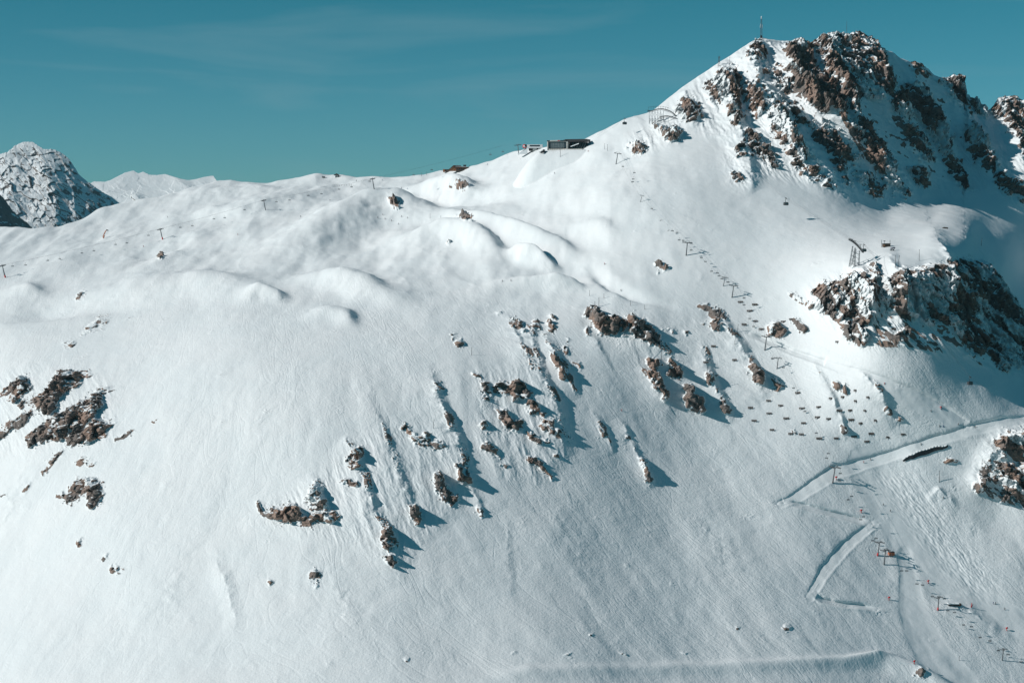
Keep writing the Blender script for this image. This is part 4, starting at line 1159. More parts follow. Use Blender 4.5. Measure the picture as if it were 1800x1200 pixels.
def build_line(specs, group):
    global T_TREE
    pts = []
    for i, (fx, fy, hx, hy, pad, lab) in enumerate(specs):
        f = ground(fx, fy)
        pts.append((f, math.hypot(hx - fx, hy - fy) * mpp_at(f)))
    heads = []
    for i, (fx, fy, hx, hy, pad, lab) in enumerate(specs):
        f, h = pts[i]
        a, b = pts[max(i - 1, 0)][0], pts[min(i + 1, len(pts) - 1)][0]
        rz = math.atan2(-(b.x - a.x), b.y - a.y)
        heads.append(Vector((f.x + (hx - fx) * mpp_at(f), f.y, f.z + h)))
        if not lab:
            continue
        if T_TREE is None:
            r = T_PROTO; T_TREE = tree_of(r)
        else:
            r = copy_tree(T_PROTO, T_TREE)
        s = h / 11.9
        r.scale = (s * 0.95, s * 0.95, s)
        r.location = f
        dx = (hx - fx) * mpp_at(f)
        r.rotation_euler = (0, 0, rz)
        lean = math.atan2(dx, h)
        r.rotation_mode = 'XYZ'
        r.matrix_world = Matrix.Translation(f) @ Matrix.Rotation(lean, 4, 'Y') @ Matrix.Rotation(rz, 4, 'Z') @ Matrix.Diagonal((s * 0.95, s * 0.95, s, 1))
        tag(r, lab, 'lift tower', group)
        if pad: add_pad(r)
    return heads
HEAD_L = build_line(LINE_L, 'towers of the plateau chairlift')
HEAD_R = build_line(LINE_R, 'towers of the front chairlift')

# chairs
def chair_proto():
    g = MB()
    w = 3.0
    g.box((0, 0.05, -3.05), (w, 0.62, 0.16), bev=0.04)                     # seat
    g.box((0, 0.40, -2.66), (w, 0.14, 0.75), Matrix.Rotation(-0.2, 3, 'X'))  # backrest
    g.bar((-w / 2, -0.2, -3.6), (w / 2, -0.2, -3.6), 0.1)                   # foot rest
    for sx in (-1, 1):
        g.bar((sx * w / 2, 0.3, -3.0), (sx * w / 2, 0.2, -2.0), 0.1)
        g.bar((sx * w / 2, -0.2, -3.6), (sx * w / 2, -0.3, -2.5), 0.08)
        g.bar((sx * w / 2, 0.2, -2.0), (0, 0.2, -1.7), 0.1)
    g.bar((0, 0.2, -1.75), (0, 0.0, 0.1), 0.13)                             # hanger
    g.box((0, 0, 0.1), (0.25, 0.7, 0.25))
    return g.build('lift_chair', M['chair'])
CH = chair_proto()
_first = True
def line_point(heads, px):
    xs = [project(h.x, h.y, h.z)[0] for h in heads]
    order = sorted(range(len(xs)), key=lambda i: xs[i])
    xs2 = [xs[i] for i in order]
    return float(np.interp(px, xs2, [heads[i].y for i in order]))
def put_chairs(heads, plist, lab, group, s=1.0):
    global _first
    for px, py in plist:
        Y = line_point(heads, px)
        x, y, z = unproject(px, py, Y)
        o = CH if _first else CH.copy()
        if not _first: COL.objects.link(o)
        _first = False
        o.location = (x, y, z + 2.9 * s)
        a = heads[0]; b = heads[-1]
        o.rotation_euler = (0, 0, random.uniform(-0.25, 0.25))
        o.scale = (s, s, s)
        tag(o, lab, 'lift chair', group)
put_chairs(HEAD_L, [(22,468),(45,466),(84,458),(105,455),(144,445),(165,441),(203,430),(223,427),(261,414),(317,400),(338,397),(376,385),(395,383),(430,369),
    (486,355),(509,352),(542,344),(565,341),(596,333),(618,329),(650,319),(727,308),(759,299),(862,272),(884,267)],
    "small dark empty chair hanging from the plateau chairlift", 'chairs of the plateau chairlift', 0.85)
put_chairs(HEAD_R, [(1785,1174),(1795,1163),(1755,1143),(1772,1150),(1723,1120),(1740,1126),(1694,1098),(1708,1101),(1666,1073),(1678,1076),(1639,1048),(1660,1052),
    (1612,1026),(1622,1028),(1585,1003),(1594,1003),(1560,978),(1567,978),(1534,950),(1540,946),(1513,913),(1518,908),(1491,878),(1497,872),(1476,845),(1477,832),
    (1453,805),(1456,797),(1435,761),(1415,738),(1415,723),(1396,700),(1395,682),(1377,646),(1358,630),(1325,574),(1318,560),(1308,536),(1251,477),(1261,480),(1264,485),(1269,490),(1280,496),
    (1308,524),(1233,453),(1240,460),(1215,440),(1215,428),(1201,423),(1194,422),(1190,409),(1182,406),(1176,406),(1160,391),(1162,388),(1143,372),(1146,367),(1108,325),(1112,320),(1113,315),(1115,304),(1094,300),(1095,293)],
    "small dark empty chair hanging from the front chairlift", 'chairs of the front chairlift', 0.78)

def rope_between(name, pts, sag, rad, lab, cat, group=None, n=8):
    g = MB()
    P_ = []
    for a, b in zip(pts, pts[1:]):
        for i in range(n):
            t = i / n
            p = a.lerp(b, t); p.z -= sag * 4 * t * (1 - t) * (b - a).length / 100.0
            P_.append(p)
    P_.append(pts[-1])
    g.tube(P_, rad, 5)
    o = g.build(name, M['rope'])
    tag(o, lab, cat, group)
    return o
for heads, nm in ((HEAD_L, 'plateau'), (HEAD_R, 'front')):
    d = (heads[-1] - heads[0]); side = Vector((d.y, -d.x, 0)).normalized() * 3.1
    for sgn, w in ((1, 'right'), (-1, 'left')):
        rope_between('haul_rope', [h + side * sgn + Vector((0, 0, 0.2)) for h in heads], 0.8, 0.035,
                     "thin %s hand rope carrying the chairs of the %s chairlift" % (w, nm), 'rope')

# ---------------------------------------------------------------- snow fences
def fence_proto():
    g = MB()
    w, h = 4.6, 1.5
    tilt = Matrix.Rotation(-0.3, 3, 'X')
    for k in range(6):
        c = tilt @ Vector((0, 0, 0.25 + k * 0.27))
        g.box(c, (w, 0.10, 0.19), tilt)
    for x in (-w * 0.36, 0, w * 0.36):
        a = tilt @ Vector((x, 0.1, -0.8)); b = tilt @ Vector((x, 0.1, h + 0.3))
        g.bar(a, b, 0.14)
        g.bar(b * 0.85, (x, 1.9, 0.3), 0.1)
    return g.build('snow_fence', M['timber'])
FENCES = [(1402,692),(1372,714),(1409,719),(1439,717),(1350,706),(1382,737),(1351,728),(1437,735),(1456,738),(1412,745),(1357,757),(1389,764),(1408,764),(1440,772),(1469,772),
 (1501,768),(1523,777),(1531,764),(1562,770),(1514,745),(1496,739),(1541,740),(1521,723),(1495,723),(1475,723),(1461,701),(1482,699),(1505,707),(1527,700),(1504,688),(1588,765),
 (1301,532),(1326,537),(1318,548),(1328,566),(1307,572),(1377,566),(1254,610),(1291,634),(1240,638),(1319,718),(1325,740),(1390,562),(1472,602),(1570,580),(1545,606),(1568,605),(1338,580)]
FE = fence_proto()
for i, (px, py) in enumerate(FENCES):
    g = ground(px, py)
    o = FE if i == 0 else FE.copy()
    if i: COL.objects.link(o)
    o.location = g + Vector((0, -0.3, 0.2))
    o.rotation_euler = (0, random.uniform(-0.05, 0.05), random.uniform(-0.12, 0.12))
    sx = random.uniform(0.85, 1.1)
    o.scale = (sx, 1, random.uniform(0.9, 1.1))
    tag(o, "short dark slatted snow fence on the steep slope around the chairlift line", 'snow fence', 'snow fences on the steep slope')

# ---------------------------------------------------------------- thin poles
POLES = [(829, 624, 829, 610, 'thin dark pole with a slanting shadow above the top brown spike'),
         (762, 752, 763, 737, 'lone dark pole above the thin rock ledge line'),
         (1162, 632, 1163, 613, 'thin pole in the snow basin between the double spire and columnar cliffs'),
         (920, 625, 920, 617, 'short pole on the snow shoulder above the central rock ridge'),
         (1296, 582, 1297, 569, 'thin pole standing above the start of the ski road shadow'),
         (1291, 605, 1292, 594, 'low pole on the crest left of the ski road start'),
         (1243, 665, 1244, 644, 'thin pole on top of the white crested tooth'),
         (1651, 846, 1651, 826, 'tall thin pole below the ski road, left of the far right rocks'),
         (1725, 824, 1726, 806, 'tall thin pole among the shadowed rocks on the far right'),
         (1685, 1160, 1686, 1152, 'little stake on the open piste edge at the bottom right'),
         (1724, 432, 1725, 419, 'thin pole on the back of the rocky spur, near the right edge'),
         (1615, 458, 1615, 439, 'thin pole on the snow crown of the rocky spur'),
         (1573, 470, 1573, 449, 'left pole of the pair on the spur edge under the hut'),
         (1579, 471, 1580, 450, 'right pole of the pair on the spur edge under the hut'),
         (1036, 520, 1036, 510, 'first piste stake along the run above the plateau hut'),
         (1061, 524, 1061, 516, 'second piste stake along the run above the plateau hut'),
         (1108, 537, 1108, 529, 'third piste stake along the run right of the plateau hut'),
         (1133, 543, 1133, 536, 'last piste stake along the run right of the plateau hut'),
         (756, 383, 756, 376, 'left stake on the saddle behind the long drumlin'),
         (774, 386, 774, 379, 'right stake on the saddle behind the long drumlin'),
         (985, 275, 985, 260, 'tall post on the snow in front of the dark glass station'),
         (1062, 263, 1062, 253, 'left post of the pair below the dark glass station terrace'),
         (1068, 265, 1068, 254, 'right post of the pair below the dark glass station terrace'),
         (740, 310, 740, 303, 'left dark post on the skyline before the wooden lodge'),
         (750, 308, 750, 302, 'right dark post on the skyline before the wooden lodge'),
         (1282, 113, 1282, 102, 'thin post on the summit ridge between the two masts')]
for fx, fy, hx, hy, lab in POLES:
    f = ground(fx, fy)
    mp_ = mpp_at(f)
    h = (fy - hy) * mp_
    r = 0.16 if h < 7 else 0.2
    root = empty('thin_pole', f)
    MB().tube([(0, 0, -0.8), (0, 0, h * 0.6), ((hx - fx) * mp_, 0, h)], [r, r * 0.9, r * 0.6], 8).build('pole', M['dark'], root, True)
    MB().box(((hx - fx) * mp_, 0, h), (0.7, 0.35, 0.3), bev=0.05).build('pole_cap', M['grey'], root)
    tag(root, lab, 'pole')

# ---------------------------------------------------------------- red snow guns
GUNS = [(1470, 842, 'red snow gun next to the tower at the ski road edge'),
        (1513, 900, 'red snow gun beside the piste above the zigzag road'),
        (1562, 1053, 'red snow gun alone below the inside of the zigzag road'),
        (1631, 1024, 'red snow gun on a white heap at the piste edge'),
        (1770, 1107, 'dark red snow gun at the piste edge near the right border'),
        (1607, 1166, 'lowest red snow gun, over the shaded hollow at the bottom'),
        (1654, 718, 'small red snow gun at the upper edge of the ski road')]
def gun_proto():
    root = empty('snow_gun', (0, 0, 0))
    MB().tube([(0, 0, -0.5), (0, 0, 1.9)], [0.34, 0.28], 10).build('stand', M['red'], root, True)
    MB().tube([(-0.95, -0.2, 2.2), (-0.5, -0.1, 2.3), (0.5, 0.1, 2.55), (0.95, 0.2, 2.65)], [0.55, 0.72, 0.72, 0.62], 14).build('barrel', M['red'], root, True)
    MB().tube([(0.96, 0.2, 2.652), (1.05, 0.22, 2.68)], [0.56, 0.5], 14).build('nozzle_ring', M['dark'], root, True)
    MB().bar((0, 0, 0.2), (0.9, -0.5, -0.4), 0.2).bar((0, 0, 0.2), (-0.9, -0.4, -0.4), 0.2).bar((0, 0, 0.2), (0, 0.9, 0.0), 0.2).build('feet', M['dark'], root)
    return root
G0 = gun_proto(); GT = tree_of(G0)
for i, (px, py, lab) in enumerate(GUNS):
    o = G0 if i == 0 else copy_tree(G0, GT)
    o.location = ground(px, py); o.rotation_euler = (0, 0, random.uniform(-0.5, 0.5))
    s = 0.85 if py > 800 else 0.7
    o.scale = (s, s, s)
    tag(o, lab, 'snow gun', 'red snow guns along the pistes')
# red leaning pair of poles crossing as a V
f = ground(1706, 1066)
root = empty('piste_barrier', f)
MB().tube([(0, 0, -0.4), (0.6, 0, 3.6)], [0.3, 0.26], 8).build('padded_pole', M['red'], root, True)
MB().tube([(0.2, 0.3, -0.4), (1.5, 0.3, 2.4)], [0.26, 0.22], 8).build('padded_pole', M['red'], root, True)
tag(root, 'two red padded poles leaning as a V at the piste edge', 'padded poles')

# ---------------------------------------------------------------- leaning orange mast
f = ground(181, 418)
root = empty('leaning_mast', f)
MB().tube([(0, 0, -1), (0.6, 0, 4), (2.6, 0, 8.0), (4.0, 0, 9.0)], [0.7, 0.6, 0.5, 0.4], 10).build('mast', M['orange'], root, True)
MB().box((4.6, 0, 9.0), (2.4, 1.0, 1.0), Matrix.Rotation(0.5, 3, 'Y'), 0.15).build('head_box', M['dark'], root)
MB().bar((-1.6, 0, 2.0), (2.0, 0, 2.6), 0.5).build('platform', M['orange'], root)
MB().bar((-0.4, 0, -0.8), (1.6, 0.4, 3.0), 0.35).build('brace', M['orange'], root)
tag(root, 'leaning orange mast with a black head box on the left snowfield', 'mast')
# ---------------------------------------------------------------- summit station with the big window
f = ground(998, 267)
m_ = mpp_at(f)
W = 68 * m_; H = 19 * m_
f = Vector(STN)
root = empty('summit_station', f, STN_R)
# pale frame round the window front: left part of the building
fw, fh = 0.55 * W, 0.80 * H
x0 = -0.52 * W
fr = MB()
fr.box((x0 + fw / 2, 0.2, -1.6), (fw - 0.4, 10.6, 6.0), bev=0.1)
fr.box((x0 + 0.6, 0, fh / 2), (1.2, 11, fh - 0.02), bev=0.1)
fr.box((x0 + fw - 0.6, 0, fh / 2), (1.2, 11, fh - 0.02), bev=0.1)
fr.box((x0 + fw / 2, 0.1, fh - 0.35), (fw - 2.5, 10.7, 0.7), bev=0.1)
fr.build('concrete_frame', M['concrete'], root)
MB().box((x0 + fw / 2, 1.2, fh / 2 + 0.6), (fw - 2.3, 10.2, fh - 2.0)).build('recessed_wall', M['black'], root)
win = MB().box((x0 + fw / 2, -4.3, fh / 2 + 0.7), (fw * 0.62, 0.3, fh * 0.62)).build('panorama_window', M['pane'], root)
g = MB()
for k in range(6):
    g.box((x0 + fw / 2 - fw * 0.31 + k * fw * 0.124, -4.56, fh / 2 + 0.7), (0.28, 0.2, fh * 0.66))
for k in range(5):
    g.box((x0 + fw / 2, -4.50, fh / 2 + 0.7 - fh * 0.31 + k * fh * 0.155), (fw * 0.64, 0.26, 0.24))
g.build('window_bars', M['steel'], win)
for sx in (0.14, 0.86):
    MB().box((x0 + fw * sx, -4.35, fh / 2 + 0.5), (fw * 0.14, 0.3, fh * 0.66)).build('side_window', M['glass'], root)
MB().box((x0 + fw * 0.47, 0, fh + 0.55), (fw * 0.94, 12.4, 1.0), bev=0.1).build('roof_slab', M['black'], root)
MB().box((x0 + fw * 0.40, -6.3, fh + 0.75), (fw * 0.5, 0.25, 0.9)).build('sign_board', M['concrete'], root)
MB().box((x0 + fw * 0.58, -6.38, fh + 0.75), (fw * 0.10, 0.3, 0.7)).build('sign_board', M['copper'], root)
# dark wing to the right with slanting struts
wx = x0 + fw
ww = W * 0.46
MB().box((wx + ww / 2 - 1.5, 3.5, H * 0.80 + 0.6), (ww + 7, 15, H * 0.22), Matrix.Rotation(-0.02, 3, 'Y'), 0.12).build('roof', M['black'], root)
MB().box((wx + ww * 0.45 - 3, 4.2, H * 0.955), (ww * 1.05, 9, 1.1), bev=0.1).build('upper_roof', M['black'], root)
MB().box((wx + ww / 2, 6.5, H * 0.36), (ww - 1.0, 6, H * 0.72)).build('wall', M['glass'], root)
s = MB()
for k in range(7):
    xx = wx + 1.5 + k * (ww - 3) / 6
    s.bar((xx - 1.4, -2.4, 0.2), (xx + 0.9, 2.6, H * 0.70), 0.42)
s.build('struts', M['grey'], root)
MB().bar((wx + 2.5, -3.2, H * 0.30), (wx + ww * 0.62, -2.6, H * 0.58), 0.9).build('stair_flight', M['snow'], root)
MB().box((wx + ww * 0.3, -4, -1.5), (ww * 1.1, 3.0, 5.0), bev=0.2).build('terrace', M['concrete'], root)
s = MB()
for k in range(9):
    s.bar((x0 - 1 + k * 2.6, -8.0, -0.2), (x0 - 1 + k * 2.6, -8.0, 1.2), 0.14)
s.bar((x0 - 1, -8.0, 1.15), (x0 + 20, -8.0, 1.15), 0.1)
s.build('railing', M['dark'], root)
tag(root, 'large dark flat roofed station with a big framed window on the saddle', 'station building')

# white upper lift station left of it
f = ground(939, 264)
m_ = mpp_at(f)
W = 27 * m_; H = 11 * m_
root = empty('lift_station', f + Vector((0, 0, -0.4)), -0.05)
MB().box((0.5, 0, H * 0.70), (W, 8, H * 0.56), bev=0.15).build('upper_storey', M['white'], root)
MB().box((0.5, -4.02, H * 0.78), (W * 0.66, 0.2, H * 0.22)).build('window_band', M['glass'], root)
MB().box((1.5, 0.6, H * 0.21), (W * 0.88, 6.6, H * 0.42)).build('lower_storey', M['concrete'], root)
for sx, ww in ((-0.30, 0.26), (0.14, 0.10), (0.34, 0.08)):
    MB().box((1.0 + W * sx, -2.75, H * 0.2), (W * ww, 0.2, H * 0.34)).build('opening', M['black'], root)
MB().tube([(-W * 0.5 - 2.4, -1.5, H * 0.72), (-W * 0.5 - 2.4, 1.5, H * 0.72)], [H * 0.34, H * 0.34], 20).build('end_disc', M['copper'], root, True)
MB().tube([(-W * 0.5 - 2.4, -1.7, H * 0.72), (-W * 0.5 - 2.4, -1.5, H * 0.72)], [H * 0.18, H * 0.18], 20).build('disc_hub', M['white'], root, True)
MB().box((-W * 0.5 - 0.9, 0, H * 0.80), (3.0, 5, H * 0.34), bev=0.3).build('end_cover', M['glass'], root)
MB().tube([(-W * 0.5 - 6.5, -1, -1.6), (-W * 0.5 - 0.5, -1, H * 0.36)], [0.45, 0.45], 6).build('loading_ramp', M['dark'], root)
MB().prism([(-W * 0.5 - 10.5, -3.5), (-W * 0.5 + 0.5, H * 0.36), (-W * 0.5 + 0.5, -3.5)], 5).build('snow_ramp', M['snow'], root)
tag(root, 'white lift station with a red round end, left of the dark glass station', 'lift station')

# tower of that lift with its head in the sky
fx = ground(911, 271)
r = copy_tree(T_PROTO, T_TREE)
h = 17 * mpp_at(fx); s_ = h / 11.9
r.matrix_world = Matrix.Translation(fx) @ Matrix.Rotation(-0.1, 4, 'Y') @ Matrix.Rotation(-0.9, 4, 'Z') @ Matrix.Diagonal((s_ * 0.95, s_ * 0.95, s_, 1))
tag(r, 'lift tower against the sky at the left end of the white station', 'lift tower')

# snow groomers on the terrace
def groomer(px, py, rz, body, lab):
    f = ground(px, py)
    root = empty('snow_groomer', f, rz)
    for sy in (-1, 1):
        t = MB()
        o = [(-2.6, 0.5), (-2.2, 0.0), (1.9, 0.0), (2.5, 0.55), (2.0, 1.1), (-2.2, 1.1)]
        t.prism(o, 1.3)
        for v in t.bm.verts: v.co.y += sy * 1.6
        t.build('track', M['black'], root)
    MB().box((0, 0, 1.4), (4.2, 2.4, 0.9), bev=0.15).build('body', M[body], root)
    c = MB().prism([(-0.2, 1.85), (1.7, 1.85), (1.3, 3.4), (0.1, 3.4)], 2.2).build('cabin', M[body], root)
    MB().prism([(0.1, 2.1), (1.5, 2.1), (1.22, 3.2), (0.25, 3.2)], 2.26).build('window', M['glass'], c)
    MB().box((3.4, 0, 0.7), (0.3, 5.2, 1.3), Matrix.Rotation(-0.2, 3, 'Y'), 0.06).build('blade', M['dark'], root)
    MB().bar((2.2, 0.7, 1.1), (3.4, 0.7, 0.7), 0.25).bar((2.2, -0.7, 1.1), (3.4, -0.7, 0.7), 0.25).build('blade_arms', M['dark'], root)
    MB().box((-3.2, 0, 0.55), (0.9, 4.6, 0.6), bev=0.15).build('tiller', M['dark'], root)
    tag(root, lab, 'snow groomer')
groomer(954, 268, 0.5, 'black', 'black snow groomer parked in front of the dark glass station')
groomer(965, 268, 0.1, 'blue', 'dark blue snow groomer parked under the big window of the station')

# ---------------------------------------------------------------- wooden lodge on the skyline
f = ground(810, 299)
m_ = mpp_at(f)
root = empty('mountain_lodge', f + Vector((0, 0, -0.8)), 0.05)
L_, H_ = 24 * m_, 5.2 * m_
MB().box((2.0, 0, H_ * 0.5), (L_, 10, H_), bev=0.1).build('walls', M['wood'], root)
MB().prism([(-L_ * 0.5 - 6.5, 0), (-L_ * 0.5 + 2.1, 0), (-L_ * 0.5 + 2.1, H_ * 1.5), (-L_ * 0.5 - 0.5, H_ * 1.65)], 9).build('gable_wing', M['wood'], root)
MB().prism([(-L_ * 0.5 - 8.0, 0.2), (-L_ * 0.5 - 7.0, 0.2), (-L_ * 0.5 - 0.5, H_ * 1.65), (0.2, H_ * 1.65), (-0.2, H_ * 1.85), (-L_ * 0.5 - 0.8, H_ * 1.9)], 9.8).build('gable_roof', M['timber'], root)
MB().prism([(-L_ * 0.48, H_ * 1.02), (L_ * 0.63, H_ * 1.02), (L_ * 0.60, H_ * 1.22), (-L_ * 0.48, H_ * 1.5)], 11.5).build('roof', M['timber'], root)
rs_ = MB().prism([(-L_ * 0.40, H_ * 1.485), (L_ * 0.56, H_ * 1.26), (L_ * 0.52, H_ * 1.42), (-L_ * 0.38, H_ * 1.72)], 9.5).build('roof_snow', M['snow'], root)
ch = MB().box((L_ * 0.28, 0, H_ * 1.6), (3.2, 2.6, H_ * 0.8), bev=0.1).build('chimney', M['black'], root)
MB().box((L_ * 0.28, 0, H_ * 2.04), (3.8, 3.2, 0.35)).build('chimney_cap', M['dark'], ch)
for k in range(5):
    w_ = MB().box((-L_ * 0.28 + k * L_ * 0.17, -5.06, H_ * 0.58), (2.0, 0.16, 1.5)).build('window', M['glass'], root)
    MB().box((-L_ * 0.28 + k * L_ * 0.17, -5.10, H_ * 0.58 - 0.95), (2.4, 0.4, 0.22)).build('sill', M['concrete'], w_)
MB().box((2.5, -6.2, 0.5), (L_ * 1.05, 2.6, 1.0), bev=0.1).build('deck', M['timber'], root)
MB().tube([(L_ * 0.62, 0, 0), (L_ * 0.62, 0, H_ * 2.0)], 0.22, 6).build('flag_pole', M['dark'], root)
tag(root, 'low brown wooden mountain lodge with snow on its roof on the skyline', 'lodge')
f = ground(787, 301)
root = empty('terrace_shelter', f + Vector((0, 0, -0.4)), 0.03)
m_ = mpp_at(f)
MB().box((0, 0, 1.4), (15 * m_, 4, 2.6), bev=0.1).build('walls', M['timber'], root)
MB().box((-7.0 * m_, -0.3, 1.6), (3.5 * m_, 4.2, 3.4), bev=0.1).build('end_wall', M['wood'], root)
MB().box((0.5, 0, 2.95), (14 * m_, 4.8, 0.35)).build('roof', M['dark'], root)
tag(root, 'long low terrace shelter with a pale pink end, left of the lodge', 'shelter')
# small hut on the skyline
f = ground(591, 311)
root = empty('small_hut', f + Vector((0, 0, -0.4)), 0.25)
MB().box((0, 0, 1.4), (4.6, 4, 2.8), bev=0.05).build('walls', M['white'], root)
MB().prism([(-3.2, 2.5), (3.2, 2.5), (2.9, 3.0), (0, 4.6), (-2.9, 3.0)], 5.0).build('roof', M['timber'], root)
MB().box((1.9, -0.2, 1.4), (1.5, 4.2, 2.9)).build('dark_side', M['timber'], root)
MB().box((-0.6, -2.06, 1.1), (1.0, 0.14, 2.0)).build('door', M['timber'], root)
tag(root, 'tiny white hut with a dark gabled roof on the left skyline', 'hut')
f = ground(568, 312)
root = empty('equipment_box', f, 0.0)
MB().box((0, 0, 0.8), (3.6, 2.0, 1.5), bev=0.1).build('box', M['dark'], root)
MB().bar((-1.2, 0, 1.5), (-1.9, 0, 2.6), 0.2).build('bracket', M['dark'], root)
tag(root, 'small dark box on the skyline left of the tiny white hut', 'box')
# rope fence on the plateau
a = ground(583, 327); b = ground(618, 327)
root = empty('rope_fence', a)
d = b - a
g = MB()
for k in range(9):
    p = ground(583 + k * 35 / 8, 327) - a
    MB().bar((p.x, p.y, -0.3), (p.x, p.y, 1.7 if k < 7 else 3.0), 0.16).build('post', M['dark'], root)
    g.tube([(p.x, p.y, 1.45), (p.x + d.x / 8 if k < 8 else p.x + 0.1, p.y + (d.y / 8 if k < 8 else 0), 1.45)], 0.07, 4)
g.build('rope', M['rope'], root)
tag(root, 'low rope fence across the plateau below the tiny white hut', 'fence')

# ---------------------------------------------------------------- huts of the lower plateau
f = ground(1042, 540)
root = empty('plateau_hut', f + Vector((0, 0, -0.2)), 0.1)
MB().box((0, 0, 1.1), (4.6, 3, 2.2), bev=0.05).build('walls', M['timber'], root)
MB().box((-1.4, -1.55, 1.0), (1.3, 0.14, 1.7)).build('door', M['wood'], root)
MB().box((0.1, 0, 2.4), (5.4, 3.8, 0.3), Matrix.Rotation(0.08, 3, 'Y')).build('roof', M['black'], root)
MB().tube([(1.6, 0.5, 2.2), (1.6, 0.5, 6.0)], 0.18, 6).build('flue_pole', M['dark'], root)
tag(root, 'small dark hut on top of the big smooth brown cliff', 'hut')
f = ground(1052, 538)
root = empty('thin_pole', f)
MB().tube([(0, 0, -0.5), (0, 0, 7.4)], [0.22, 0.16], 8).build('pole', M['dark'], root, True)
MB().box((0, 0, 7.3), (0.5, 0.4, 0.8)).build('pole_cap', M['dark'], root)
tag(root, 'tall dark pole right beside the hut on the big brown cliff', 'pole')

f = ground(1558, 433)
root = empty('cabin_hut', f + Vector((0, 0, -0.2)), 0.15)
MB().box((0, 0, 1.4), (6.4, 3.4, 2.8), bev=0.06).build('walls', M['timber'], root)
MB().box((-2.4, -1.76, 1.2), (1.2, 0.14, 2.0)).build('door', M['wood'], root)
MB().box((0, 0, 2.95), (7.0, 4.2, 0.35)).build('roof', M['black'], root)
for x in (-4.2, 3.6):
    MB().tube([(x, 0.4, -0.3), (x, 0.4, 6.2)], 0.2, 8).build('post', M['dark'], root)
MB().tube([(-1.6, 0.4, 3.1), (-1.6, 0.4, 5.0)], 0.15, 6).ball((-1.6, 0.4, 5.2), (1.1, 0.5, 0.35)).build('umbrella', M['grey'], root)
tag(root, 'small brown hut between two posts on the rocky spur', 'hut')
f = ground(1567, 441)
root = empty('equipment_heap', f, 0.2)
MB().box((0.6, 0, 2.2), (4.0, 1.6, 0.9), Matrix.Rotation(-0.2, 3, 'Y'), 0.1).build('tarpaulin', M['blue'], root)
for k in range(4):
    MB().box((-1.5 + k * 1.0, -0.4 + 0.3 * (k % 2), 0.5 + 0.25 * (k % 3)), (1.3, 0.9, 0.8), Matrix.Rotation(0.3 * k, 3, 'Z'), 0.08).build('crate', M['dark' if k % 2 else 'steel'], root)
MB().bar((0.8, 0, 0.4), (3.2, 0.2, 2.4), 0.25).build('beam', M['dark'], root)
tag(root, 'jumbled heap of dark equipment below the brown hut on the spur', 'equipment')
f = ground(1660, 401)
root = empty('summit_cairn', f)
for k in range(5):
    MB().ball((-2 + k * 1.1, 0.2 * k, 0.5 + 0.3 * (k % 2)), (0.9, 0.7, 0.6 + 0.2 * (k % 3)), 1).build('stone', M['timber'], root)
tag(root, 'dark stones on the very top of the rounded rocky spur', 'stones')

# ---------------------------------------------------------------- cable car
def lattice_leg(g, a, b, w, n, t=0.12):
    a, b = Vector(a), Vector(b)
    for sx, sy in ((-1, -1), (1, -1), (1, 1), (-1, 1)):
        g.bar(a + Vector((sx * w, sy * w, 0)), b + Vector((sx * w * 0.6, sy * w * 0.6, 0)), t * 1.6)
    for i in range(n):
        p, q = a.lerp(b, i / n), a.lerp(b, (i + 1) / n)
        w0 = w * (1 - 0.4 * i / n); w1 = w * (1 - 0.4 * (i + 1) / n)
        s_ = 1 if i % 2 else -1
        for (sx0, sy0, sx1, sy1) in ((-s_, -1, s_, -1), (-s_, 1, s_, 1), (-1, -s_, -1, s_), (1, -s_, 1, s_)):
            g.bar(p + Vector((sx0 * w0, sy0 * w0, 0)), q + Vector((sx1 * w1, sy1 * w1, 0)), t)

f = ground(1500, 467)
mt = mpp_at(f)
root = empty('cable_car_tower', f)
tx, th = 2.6 * mt, 40 * mt                      # the head leans out to the right
feet = [(-9 * mt, -3, 0.8), (-0.5 * mt, -3, 0.0), (7 * mt, -3, -1.6), (-2.0 * mt, 5, 0.8)]
heads = [(-3 * mt, -1.6, 34 * mt), (2.5 * mt, -1.6, 29 * mt), (9 * mt, -1.6, 26 * mt), (3 * mt, 2.6, 31 * mt)]
for a, b in zip(feet, heads):
    g = MB(); lattice_leg(g, (a[0], a[1], a[2] - 2), b, 0.55, 9, 0.13)
    g.build('leg', M['steel'], root)
g = MB()
for i in (0.25, 0.5, 0.75):
    pts = [Vector(a).lerp(Vector(b), i) for a, b in zip(feet, heads)]
    for p, q_ in ((0, 1), (1, 2), (2, 3), (3, 0)):
        g.bar(pts[p], pts[q_], 0.2)
for k in range(4):
    for p, q_ in ((0, 1), (1, 2)):
        a = Vector(feet[p]).lerp(Vector(heads[p]), k / 4); b = Vector(feet[q_]).lerp(Vector(heads[q_]), (k + 1) / 4)
        g.bar(a, b, 0.13)
g.build('bracing', M['steel'], root)
# sloping head: two saddle girders along the rope with a grating between
sa = Vector((-9 * mt, 0, 47 * mt)); sb = Vector((16 * mt, 0, 27 * mt))
for y in (-2.3, 2.3):
    g = MB()
    pts = [sa.lerp(sb, t) + Vector((0, y, -3.2 * mt * (2 * t - 0.8) ** 2)) for t in [i / 10 for i in range(11)]]
    g.tube(pts, 0.42, 6)
    g.tube([p + Vector((0, 0, 1.3)) for p in pts], 0.16, 6)
    for p in pts: g.bar(p, p + Vector((0, 0, 1.3)), 0.12)
    g.build('saddle', M['dark'], root)
g = MB()
for i in range(9):
    p = sa.lerp(sb, i / 8)
    g.bar(p + Vector((0, -2.3, -0.6)), p + Vector((0, 2.3, -0.6)), 0.35)
    g.bar(p + Vector((0, -2.3, -0.6)), sa.lerp(sb, min(i + 1, 8) / 8) + Vector((0, 2.3, -0.6)), 0.2)
g.build('platform', M['dark'], root)
